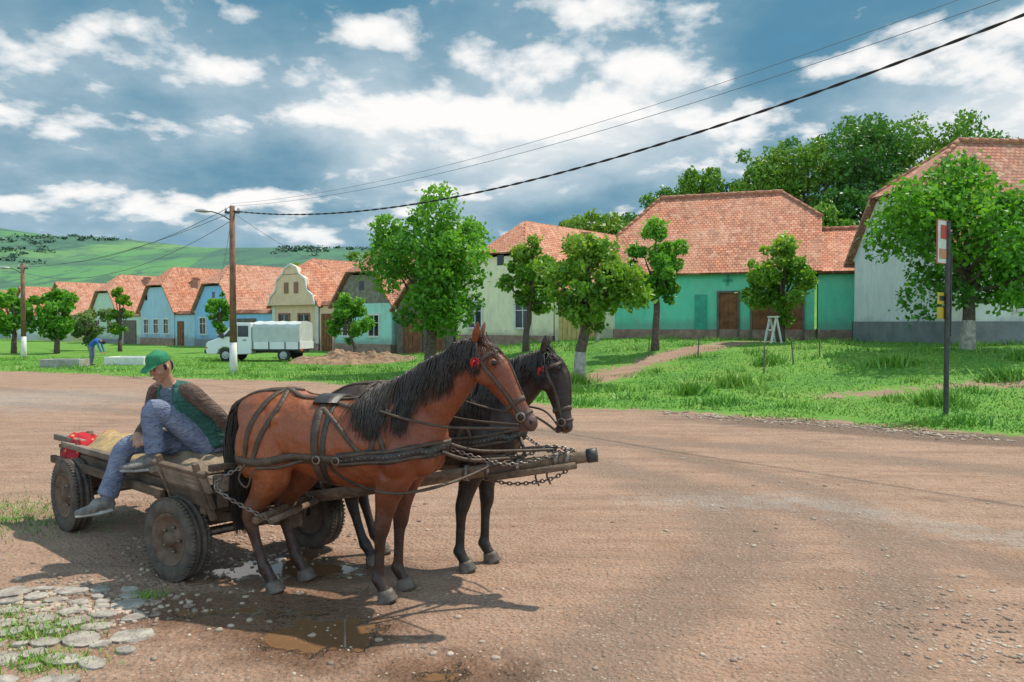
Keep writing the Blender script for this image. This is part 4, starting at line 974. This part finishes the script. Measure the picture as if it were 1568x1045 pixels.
# ---------------------------------------------------------------- cart
W1=Vector((-2.54,6.0,0)); cang=math.atan2(-.672,.74)
ce=empty('horse_cart',W1,cang)
def woodmat(name,c1,c2):
    m,nt,b,out=newmat(name); v=objc(nt); g=noisen(nt,mapping(nt,v,(.6,9,9)),4,5,.65); l=noisen(nt,v,2.5,4,.6)
    col=ramp(nt,g,[(.3,c2),(.62,c1)]); col=mix(nt,ramp(nt,l,[(.4,.7),(.6,0)]),col,tuple(x*.45 for x in c2))
    nt.links.new(col,b.inputs['Base Color']); b.inputs['Roughness'].default_value=.9; bump(nt,b,g,.8,.012); return m
CW=woodmat('weathered_wood',(.20,.13,.085),(.09,.056,.038)); CW2=woodmat('grey_wood',(.32,.25,.19),(.15,.11,.08))
TYR=simple('tyre_rubber',(.05,.044,.038),(.13,.10,.075),9,.85,.5,50); RIM=simple('rusty_rim',(.20,.14,.10),(.11,.065,.04),12,.7,.5,40,metal=.3)
mb=MB()
for i in range(6):
    y=.09+i*.172; mb.box((-1.2+rng.uniform(-.05,.05),y+.08,.715+rng.uniform(-.008,.008)),(3.05,.155,.035),1 if i%2 else 0)
for y in(.14,1.04): mb.box((-1.15,y,.64),(3.2,.09,.10),0)
for x in(-2.6,-2.15,-1.3,-.5,.0,.28): mb.box((x,.59,.57),(.09,1.05,.09),0)
mb.box((0,.59,.45),(.14,.95,.15),0); mb.box((-2.15,.59,.45),(.14,.95,.15),0)
mb.beam((-2.4,.59,.5),(.3,.59,.5),.1,.1,0)
R=Matrix.Rotation(math.radians(20),3,'X')
mb.box((.10,.045,.66),(.72,.03,.15),0,R); mb.box((.12,.0,.78),(.78,.028,.13),1,R); mb.box((.10,-.03,.86),(.85,.045,.035),0,R)
mb.box((-.1,1.15,.80),(2.9,.03,.20),1); mb.box((.40,.59,.76),(.03,1.0,.13),1); mb.box((.42,.59,.885),(.05,1.08,.045),0)
for x in(-.2,.40): mb.beam((x,.09,.5),(x,-.05,.93),.05,.04,0)
mb.beam((-2.85,.1,.80),(-2.3,.16,.78),.06,.06,1); mb.beam((-2.9,.95,.80),(-1.9,1.0,.82),.06,.06,1)
mb.beam((-2.6,.09,.752),(-.55,.09,.752),.07,.05,1); mb.beam((-2.75,.03,.60),(-.3,.03,.60),.045,.07,0)
mb.beam((.1,.1,.50),(.62,.5,.46),.06,.07,0); mb.beam((.1,1.08,.50),(.62,.68,.46),.06,.07,0); mb.beam((.0,.59,.46),(.7,.59,.45),.11,.1,0)
mb.beam((-2.95,.3,.76),(-2.55,.32,.84),.05,.05,1)
mb.obj('deck',[CW,CW2],ce,bevel=.006)
mw=MB()
prof=[(.19,.0),(.20,.075),(.235,.088),(.28,.086),(.305,.072),(.312,.055),(.303,.052),(.303,.044),(.314,.041),(.314,.018),(.304,.015),(.304,-.0)]
prof=prof+[(r,-y) for r,y in reversed(prof)]
rim=[(.0,.075),(.055,.075),(.06,.055),(.075,.035),(.12,.03),(.155,.05),(.175,.058),(.198,.078),(.203,.07)]
def wheel(x,y,s,rz=0,sc=1.0,y0=0):
    R=Matrix.Rotation(rz,3,'Z'); c=Vector((x,y,.314*sc))
    mw.revolve([(r*sc,q) for r,q in prof],c,R,n=56,mi=0)
    mw.revolve([(r*sc,s*q) for r,q in rim],c,R,n=36,mi=1); mw.revolve([(r*sc,-s*q*.6) for r,q in rim],c,R,n=36,mi=1)
    for k in range(5):
        a_=k*1.2566; p=c+R@Vector((.095*math.cos(a_),s*.045,.095*math.sin(a_))); mw.add(*ellips(p,(.013,.018,.013),8),2)
    for k in range(60):
        a_=k*2*math.pi/60
        for q in(-.062,.062):
            p=c+R@Vector((.306*sc*math.cos(a_),q,.306*sc*math.sin(a_))); Rk=R@Matrix.Rotation(-a_,3,'Y'); mw.box(p,(.022,.03,.018),0,Rk)
wheel(0,0,-1,math.radians(10)); wheel(0,1.2,1,math.radians(10)); wheel(-2.15,0,-1,0,1.06); wheel(-2.15,1.2,1,0,1.06)
mw.tube([(0,0,.31),(0,1.2,.31)],.035,2,10); mw.tube([(-2.15,0,.33),(-2.15,1.2,.33)],.035,2,10)
mw.obj('wheels',[TYR,RIM,STEEL],ce,True)
bm_=MB()
def cloth(mb,x0,x1,y0,y1,z,amp,mi,nx_=34,ny_=22,drop=None,seed=0):
    V=[];F=[]
    for i in range(nx_+1):
        for j in range(ny_+1):
            x=x0+(x1-x0)*i/nx_; y=y0+(y1-y0)*j/ny_
            h=amp*(.55+.8*mnoise.noise(Vector((x*4+seed,y*4,seed)))+.5*abs(mnoise.noise(Vector((x*10,y*7,seed))))+.2*mnoise.noise(Vector((x*23,y*20,seed))))
            e_=min(i,nx_-i,j,ny_-j)/4.; h=max(h,0)*min(1,e_)
            yy_=y+.03*mnoise.noise(Vector((x*9,seed,0)));xx_=x+.03*mnoise.noise(Vector((y*9,seed,4)));zz_=z+h
            if drop and y<drop: zz_=z-(drop-y)*.9; yy_=drop-(drop-y)*.35
            V.append((xx_,yy_,zz_))
    k=ny_+1
    for i in range(nx_):
        for j in range(ny_): F.append((i*k+j,(i+1)*k+j,(i+1)*k+j+1,i*k+j+1))
    mb.add(V,F,mi)
cloth(bm_,-2.62,-2.2,-.05,.45,.742,.12,0,drop=.10,seed=3); cloth(bm_,-2.45,-1.2,.12,1.05,.745,.13,1,seed=8); cloth(bm_,-1.2,-.1,.2,1.05,.745,.12,2,seed=5)
mrug,nt,b,out=newmat('striped_rug'); v=objc(nt); wv=N(nt,'ShaderNodeTexWave'); wv.inputs['Scale'].default_value=4.2; wv.inputs['Distortion'].default_value=2.5; nt.links.new(v,wv.inputs[0])
nt.links.new(mix(nt,ramp(nt,noisen(nt,v,9,5,.7),[(.35,.5),(.6,0)]),ramp(nt,wv.outputs['Fac'],[(.1,(.46,.36,.15)),(.3,(.45,.07,.04)),(.5,(.55,.46,.32)),(.7,(.16,.24,.10)),(.9,(.48,.28,.10))]),(.16,.11,.07)),b.inputs['Base Color']); b.inputs['Roughness'].default_value=.95; bump(nt,b,noisen(nt,v,60,3),.5,.01)
mrd,nt,b,out=newmat('red_blanket'); v=objc(nt); vo=N(nt,'ShaderNodeTexVoronoi'); vo.inputs['Scale'].default_value=14; nt.links.new(v,vo.inputs['Vector'])
nt.links.new(ramp(nt,vo.outputs['Distance'],[(.1,(.6,.48,.1)),(.25,(.50,.02,.03)),(.8,(.36,.01,.02))]),b.inputs['Base Color']); b.inputs['Roughness'].default_value=.95; bump(nt,b,noisen(nt,v,12,4),.7,.03)
sack=simple('sackcloth',(.30,.22,.15),(.2,.14,.09),8,.95,.6,50)
bo=bm_.obj('blankets',[mrd,mrug,sack],ce,True); so_=bo.modifiers.new('s','SOLIDIFY'); so_.thickness=.012
ci=Matrix.LocRotScale(W1,Matrix.Rotation(cang,3,'Z'),None).inverted()
tip=Vector((.60,5.72,.99)); base=Vector((-2.16,6.45,.47))
pm=MB(); TL=lambda p: ci@Vector(p)
pd=(tip-base)
PWD=woodmat('pole_worn_wood',(.30,.20,.13),(.13,.085,.055))
pm.loft([TL(base-pd*.05),TL(base+pd*.3+Vector((0,0,-.02))),TL(base+pd*.7),TL(tip)],[.052,.047,.046,.046],n=12,mi=0,cap=.05)
pm.loft([TL(tip-pd*.02),TL(tip+pd*.004)],[(.050,.052),(.050,.052)],n=12,sub=1,mi=1,cap=.05)
pm.beam(TL(tip-pd*.28+Vector((0,-.05,-.05))),TL(tip-pd*.05+Vector((0,-.045,-.045))),.045,.05,0)
lat=Vector((.242,.97,0)); fw=Vector((.97,-.242,0))
c=base+fw*.55+Vector((0,0,.08)); pm.tube([TL(c-lat*.75),TL(c+lat*.75)],[.03,.03],0,10)
for s in(-1,1):
    c2=c+lat*.42*s+fw*.12+Vector((0,0,.0)); pm.tube([TL(c2-lat*.33),TL(c2+lat*.33)],[.024,.024],0,10)
pm.obj('tongue',[PWD,MET],ce,True)
def chain(mb,pts,link=.042,r=.0055,mi=0):
    A_=[Vector(p) for p in resample(pts,14)]; acc=0;k=0
    for p,q in zip(A_[:-1],A_[1:]):
        seg=(q-p).length; d=(q-p).normalized() if seg>0 else Vector((1,0,0)); t=link*.75-acc
        while t<seg:
            c=p+d*t; s=d.cross(Vector((0,0,1)) if abs(d.z)<.9 else Vector((1,0,0))).normalized(); u=s.cross(d)
            s_=s if k%2 else u; L_=[c+d*link*.5*math.cos(a_*math.pi/4)+s_*link*.28*math.sin(a_*math.pi/4) for a_ in range(9)]
            mb.tube(L_,r,mi,5); k+=1; t+=link*.75
        acc=(acc+seg)%(link*.75)
def loc1(p): return TL(Vector((G1[0],G1[1],0))+fw*p[0]+lat*p[1]+Vector((0,0,p[2])))
def loc2(p): return TL(Vector((G2[0],G2[1],0))+fw*p[0]+lat*p[1]+Vector((0,0,p[2])))
cm=MB()
tl=lambda f,dz=0: TL(base+pd*f+Vector((0,0,dz)))
chain(cm,[loc1((.80,.02,1.06)),(loc1((.80,.02,1.06))+tl(.93,.05))/2+Vector((0,0,-.10)),tl(.93,.05)])
chain(cm,[loc2((.80,-.02,1.06)),(loc2((.80,-.02,1.06))+tl(.95,.05))/2+Vector((0,0,-.06)),tl(.95,.05)])
chain(cm,[tl(.70,-.05),tl(.77,-.12),tl(.84,-.14),tl(.90,-.12),tl(.955,-.04)])
chain(cm,[tl(.70,.04),tl(.76,.09),tl(.82,.07),tl(.88,.11),tl(.95,.05)])
for sgn,f_ in((-1,loc1),(1,loc2)):
    chain(cm,[f_((-.86,0,.95)),f_((-.9,.0,.75))*.5+TL(c)*.5+Vector((0,0,.0)),TL(c+lat*.42*sgn)])
c0=c
for f_,sg in((loc1,-1),(loc2,1)):
    for s in(-1,1): chain(cm,[f_((-.62,s*.31,.93)),f_((-.8,s*.36,.78)),TL(c0+lat*(.42*sg+.33*s)+fw*.12)])
for yy_ in(-.02,.02):
    cm.tube([loc1((.0,-.29,.98)),loc1((.18,-.31,.87)),loc1((.42,-.30,.80)),loc1((.62,-.2,.79)),loc1((.85,.1+yy_,.83)),tl(.76,.06)],.011,1,6,6)
cm.tube([loc1((.78,-.08,1.05)),loc1((.95,.05,.98)),tl(.80,.06)],.014,1,6,5); cm.tube([loc2((.78,-.08,1.05)),loc2((.85,-.25,.95)),tl(.80,.06)],.014,1,6,5)
cm.tube([loc1((.80,.0,1.1)),loc1((1.0,.15,1.03)),tl(.90,.08)],.012,1,6,5); cm.tube([tl(.68,.06),tl(.70,.10),tl(.76,.09),tl(.82,.12),tl(.9,.10)],.012,1,6,5)
for k in(.84,.87): cm.tube([tl(k,.05),tl(k+.01,-.02),tl(k+.005,-.10),tl(k+.015,-.17)],.008,1,6,4)
for k in(.66,.72,.80,.90,.93): cm.revolve([(.052,-.018),(.060,-.018),(.060,.018),(.052,.018)],tl(k),(Matrix.Rotation(math.radians(90)+ROT-cang,3,'Z')),n=18,mi=0)
cm.obj('chains_and_straps',[STEEL,LEA],ce,True)
# ---------------------------------------------------------------- driver
def clothm(name,c1,c2,sc=14,st=.8):
    m,nt,b,out=newmat(name); v=objc(nt); f=noisen(nt,v,8,5,.6)
    nt.links.new(ramp(nt,f,[(.35,c1),(.65,c2)]),b.inputs['Base Color']); b.inputs['Roughness'].default_value=.92
    n_=N(nt,'ShaderNodeTexNoise'); n_.inputs['Scale'].default_value=sc; n_.inputs['Detail'].default_value=3; n_.inputs['Distortion'].default_value=1.2; nt.links.new(mapping(nt,v,(1,1,1.8),(.4,.3,0)),n_.inputs[0])
    bump(nt,b,n_.outputs['Fac'],st,.05); return m
SK=simple('skin',(.42,.23,.15),(.36,.18,.11),20,.55,.1); JN=clothm('denim',(.22,.25,.34),(.13,.155,.24)); VS=clothm('green_vest',(.04,.14,.11),(.022,.085,.07),11)
SL=clothm('brown_sleeve',(.15,.09,.065),(.09,.055,.04),15); TE=clothm('blue_shirt',(.15,.19,.24),(.09,.12,.16)); SH=simple('grey_shoe',(.24,.22,.20),(.10,.09,.085),14,.8,.5,40)
CP=simple('green_cap',(.03,.25,.11),(.02,.17,.08),9,.9,.4,60); HR=simple('dark_hair',(.03,.022,.018),None,40,.8,.5,90); SO=simple('shoe_sole',(.5,.48,.45),(.3,.28,.26),12,.8,.2)
MM=[SK,JN,VS,SL,TE,SH,CP,HR,SO]
def hand(bd,w,d,pn,flip=1,mi=0,k=1.0):
    w=Vector(w);d=Vector(d).normalized();pn=Vector(pn);pn=(pn-d*pn.dot(d)).normalized();s=d.cross(pn)*flip
    bd.loft([w-d*.03,w+d*.03*k,w+d*.085*k],[(.026,.02),(.036,.017),(.042,.014)],mi,lat=s,n=12)
    for off,ln in((-.032,.068),(-.011,.080),(.011,.074),(.031,.058)):
        b_=w+d*.075*k+s*off; p1=b_+d*ln*.5+pn*.006; p2=p1+d*ln*.3+pn*ln*.25; p3=p2+d*ln*.1+pn*ln*.28
        bd.loft([b_,p1,p2,p3],[.0098,.009,.0083,.007],mi,lat=s,n=8,sub=2)
    b_=w+d*.015-s*.022; p1=b_+d*.035-s*.028+pn*.012; p2=p1+d*.03-s*.004+pn*.012
    bd.loft([b_,p1,p2],[.014,.011,.008],mi,lat=pn,n=8,sub=2)
def shoe(bd,ank,toe,mi=5,ms=8):
    ank=Vector(ank);toe=Vector(toe);d=(toe-ank); heel=ank-Vector((d.x,d.y,0)).normalized()*.06; heel.z=ank.z-.055
    up=Vector((0,0,1)); m_=(heel+toe)/2
    bd.loft([heel+up*.01,ank*.5+heel*.2+toe*.3,m_+up*.012,toe*.8+heel*.2,toe],[(.035,.043),(.046,.058),(.049,.045),(.050,.034),(.032,.022)],mi,lat=d.cross(up),n=14)
    bd.loft([heel-up*.037,m_-up*.037,toe-up*.024],[(.037,.014),(.048,.014),(.041,.013)],ms,lat=d.cross(up),n=12)
O_=Vector((-2.7,6.85,.74)); me_=empty('seated_man',O_)
bd=Body(); q=lambda *p: tuple(Vector(p)-O_)
hipL=q(-2.60,6.82,.86); hipR=q(-2.76,6.93,.86); rt=Vector((-.93,.36,0)).normalized()
bd.loft([q(-2.64,6.90,.84),q(-2.65,6.89,.92),q(-2.67,6.88,1.0)],[(.18,.14),(.185,.145),(.17,.13)],1,lat=rt,n=18)
bd.loft([hipL,q(-2.78,6.69,1.07),q(-2.93,6.55,1.235),q(-2.965,6.53,1.17),q(-2.95,6.53,1.02),q(-2.935,6.53,.88)],[(.105,.11),(.098,.10),(.080,.084),(.080,.082),(.076,.08),(.078,.082)],1,lat=rt,n=16)
bd.loft([hipR,q(-3.0,6.74,.93),q(-3.17,6.61,.925),q(-3.23,6.57,.86),q(-3.27,6.54,.70),q(-3.315,6.50,.53)],[(.105,.11),(.098,.10),(.082,.084),(.080,.084),(.076,.08),(.082,.084)],1,lat=rt,n=16)
shoe(bd,q(-2.95,6.50,.835),q(-3.12,6.33,.785)); shoe(bd,q(-3.325,6.48,.50),q(-3.51,6.37,.41))
bd.loft([q(-2.62,6.90,.88),q(-2.65,6.89,1.02),q(-2.73,6.84,1.17),q(-2.82,6.77,1.31),q(-2.865,6.73,1.385),q(-2.88,6.71,1.42)],[(.215,.165),(.215,.165),(.215,.155),(.205,.135),(.155,.098),(.078,.068)],2,lat=rt,n=22)
bd.ell(q(-2.53,6.90,1.0),(.10,.11,.13),2)
fr_=Vector((-.36,-.93,0)).normalized()
F_=lambda p,k: tuple(Vector(p)+fr_*k)
bd.loft([F_(q(-2.72,6.88,1.0),.10),F_(q(-2.77,6.84,1.15),.105),F_(q(-2.84,6.77,1.30),.088),F_(q(-2.875,6.72,1.39),.055)],[(.060,.065),(.068,.065),(.072,.06),(.06,.04)],4,lat=rt,n=14)
bd.loft([F_(Vector(q(-2.88,6.71,1.405))+rt*.08,.03),F_(q(-2.87,6.73,1.43),-.06),F_(Vector(q(-2.88,6.71,1.405))-rt*.08,.03)],[.024,.028,.024],2,n=10)
for s_ in(-1,1): bd.loft([F_(Vector(q(-2.875,6.72,1.39))+rt*.085*s_,.05),F_(Vector(q(-2.83,6.78,1.25))+rt*.085*s_,.13),F_(Vector(q(-2.75,6.85,1.05))+rt*.09*s_,.15)],[(.022,.018),(.026,.02),(.024,.018)],2,n=10)
hd=Vector(q(-2.925,6.62,1.575)); 
bd.loft([q(-2.875,6.71,1.39),q(-2.895,6.68,1.46),q(-2.91,6.65,1.52)],[.062,.056,.054],0,n=14)
hf=Vector((-.42,-.80,-.42)).normalized(); hr=Vector((-.88,.47,0)).normalized(); hu=hr.cross(hf); 
if hu.z<0: hu=-hu
HP=lambda f,r,u: hd+hf*f+hr*r+hu*u
bd.loft([HP(-.01,0,.115),HP(-.005,0,.07),HP(0,0,.02),HP(.012,0,-.04),HP(.03,0,-.085),HP(.045,0,-.105)],[(.03,.04),(.070,.085),(.076,.095),(.068,.085),(.045,.055),(.02,.025)],0,lat=hr,n=18)
bd.loft([HP(.09,0,.02),HP(.110,0,-.015),HP(.116,0,-.027)],[.009,.014,.012],0,n=8,sub=2)
bd.ell(HP(.087,0,-.065),(.024,.02,.012),0); bd.ell(HP(.085,0,.035),(.04,.03,.012),0); bd.ell(HP(.07,0,-.098),(.02,.02,.016),0)
for s in(-1,1): bd.ell(HP(-.005,s*.078,-.01),(.016,.014,.028),0); bd.ell(HP(.06,s*.045,-.02),(.022,.022,.02),0)
bd.loft([HP(-.06,0,.03),HP(-.075,0,-.01),HP(-.065,0,-.055)],[(.06,.035),(.06,.03),(.045,.025)],7,lat=hr,n=12)
for s in(-1,1): bd.loft([HP(.01,s*.074,.03),HP(.015,s*.076,-.01)],[(.012,.018),(.008,.012)],7,n=8,sub=1)
sR=Vector(q(-2.865,6.74,1.355))+rt*.19; sLf=Vector(q(-2.865,6.74,1.355))-rt*.19
eR=Vector(q(-3.09,6.72,1.08)); wR=Vector(q(-3.08,6.55,1.03)); 
bd.loft([Vector(q(-2.865,6.74,1.36))+rt*.12,sR,(sR+eR)/2,eR,(eR+wR)/2,wR],[(.075,.075),(.072,.074),(.062,.064),(.056,.056),(.048,.048),(.038,.038)],3,lat=fr_,n=14)
hand(bd,wR,(.25,-.6,-.35),(-.1,.1,-1),1)
eL=Vector(q(-2.45,6.66,1.16)); wL=Vector(q(-2.37,6.80,.94))
bd.loft([Vector(q(-2.865,6.74,1.36))-rt*.12,sLf,(sLf+eL)/2,eL,(eL+wL)/2,wL],[(.075,.075),(.074,.076),(.066,.068),(.060,.060),(.050,.050),(.038,.038)],3,lat=fr_,n=14)
hand(bd,wL,(.1,.25,-.55),(-.6,-.2,-.5),-1)
bd.build('body',MM,.0072,me_,3,.5)
cp=Body()
cp.loft([HP(-.012,0,.135),HP(-.008,0,.115),HP(-.002,0,.075),HP(0,0,.045)],[(.035,.045),(.070,.085),(.084,.103),(.083,.103)],0,lat=hr,n=20)
cp.loft([HP(.06,0,.05),HP(.12,0,.043),HP(.165,0,.030)],[(.068,.010),(.068,.007),(.045,.005)],0,lat=hr,n=16)
cp.build('cap',[CP],.0045,me_,2,.4)
fm=MB()
for s in(-1,1):
    fm.add(*ellips(HP(.086,s*.032,.008),(.009,.009,.006),8),0); fm.tube([HP(.094,s*.015,.028),HP(.092,s*.035,.032),HP(.083,s*.052,.026)],.004,1,5)
fm.tube([HP(.096,-.022,-.058),HP(.106,0,-.056),HP(.096,.022,-.058)],.003,0,5)
fm.obj('face_details',[EYE,HR],me_,True)
vx,vy=-19.6,37.0; ve=empty('bending_villager',(vx,vy,Hs(vx,vy))); bd=Body()
for s in(-.1,.1): bd.loft([(.05,s,.88),(.08,s,.48),(0,s,.08)],[(.10,.09),(.07,.07),(.05,.05)],1,n=12); bd.loft([(-.02,s,.05),(.17,s,.035)],[(.045,.045),(.04,.03)],5,n=10,sub=1)
bd.loft([(.03,0,.85),(.12,0,1.0),(.33,0,1.14),(.46,0,1.15)],[(.17,.12),(.16,.12),(.19,.12),(.09,.07)],4,n=16)
bd.loft([(.46,0,1.14),(.56,0,1.1)],[(.055,.055),(.05,.05)],0,sub=1); bd.ell((.63,0,1.06),(.10,.075,.095),7)
for s in(-.17,.17):
    bd.loft([(.40,s,1.12),(.48,s,.85),(.58,s*.8,.62)],[.055,.045,.035],4,n=10); hand(bd,(.58,s*.8,.62),(.2,0,-1),(-1,0,0),1)
BLS=simple('blue_overall',(.03,.16,.45),(.02,.11,.33),8,.9,.4)
bd.build('body',[SK,JN,VS,SL,BLS,SH,CP,HR,SO],.012,ve,3,.5)
def trough(name,x,y,L_,W_,h,rz,mt):
    e=empty(name,(x,y,Hs(x,y)),rz); mb=MB(); t=.12
    mb.box((0,-W_/2,h/2),(L_,t,h),0); mb.box((0,W_/2,h/2),(L_,t,h),0); mb.box((-L_/2+t/2,0,h/2),(t,W_-t,h-.004),0); mb.box((L_/2-t/2,0,h/2),(t,W_-t,h-.004),0); mb.box((0,0,.06),(L_-.02,W_-.02,.1),0)
    mb.obj('basin',[mt],e,bevel=.015)
trough('water_trough',-20.2,36.0,1.7,1.1,.35,.1,CON); trough('water_trough',-17.9,37.4,1.9,1.2,.36,-.05,WHT)
mb=MB();V=[];F=[];n=50
for i in range(n+1):
    for j in range(n+1):
        u=i/n*2-1;w_=j/n*2-1;x=-7.9+u*3.3;y=39.5+w_*2.6; d=max(0,1-math.hypot(u,w_))
        V.append((x,y,Hs(x,y)-.05+d**.6*(.50+.5*mnoise.noise(Vector((x*1.2,y*1.2,0)))+.22*mnoise.noise(Vector((x*5,y*5,2)))+.12*mnoise.noise(Vector((x*13,y*13,2))))))
for i in range(n):
    for j in range(n): k=n+1; F.append((i*k+j,(i+1)*k+j,(i+1)*k+j+1,i*k+j+1))
mb.add(V,F,0); mb.obj('earth_heap',[simple('earth',(.36,.22,.13),(.18,.11,.065),3,.95,.8,12)],None)
for x,y in((8.6,24.3),(7.35,23.2),(6.3,27),(9.9,25.6),(4.9,28.5)):
    e=empty('wooden_stake',(x,y,Hs(x,y))); mb=MB(); mb.loft([(0,0,-.1),(rng.normal(0,.05),0,.8)],[.025,.018],n=6,sub=1); mb.obj('stake',[CW2],e)
e=empty('wooden_trestle',(10.0,30.2,Hs(10,30.2)),.3); mb=MB()
for y in(-.2,.2): mb.beam((-.35,y,0),(-.12,y,1.0),.06,.06,0); mb.beam((.12,y,0),(-.12,y,1.0),.06,.06,0)
mb.beam((-.12,-.3,1.0),(-.12,.3,1.0),.1,.06,0); mb.beam((-.25,-.2,.5),(-.25,.2,.5),.05,.05,0); mb.obj('frame',[WHT],e)
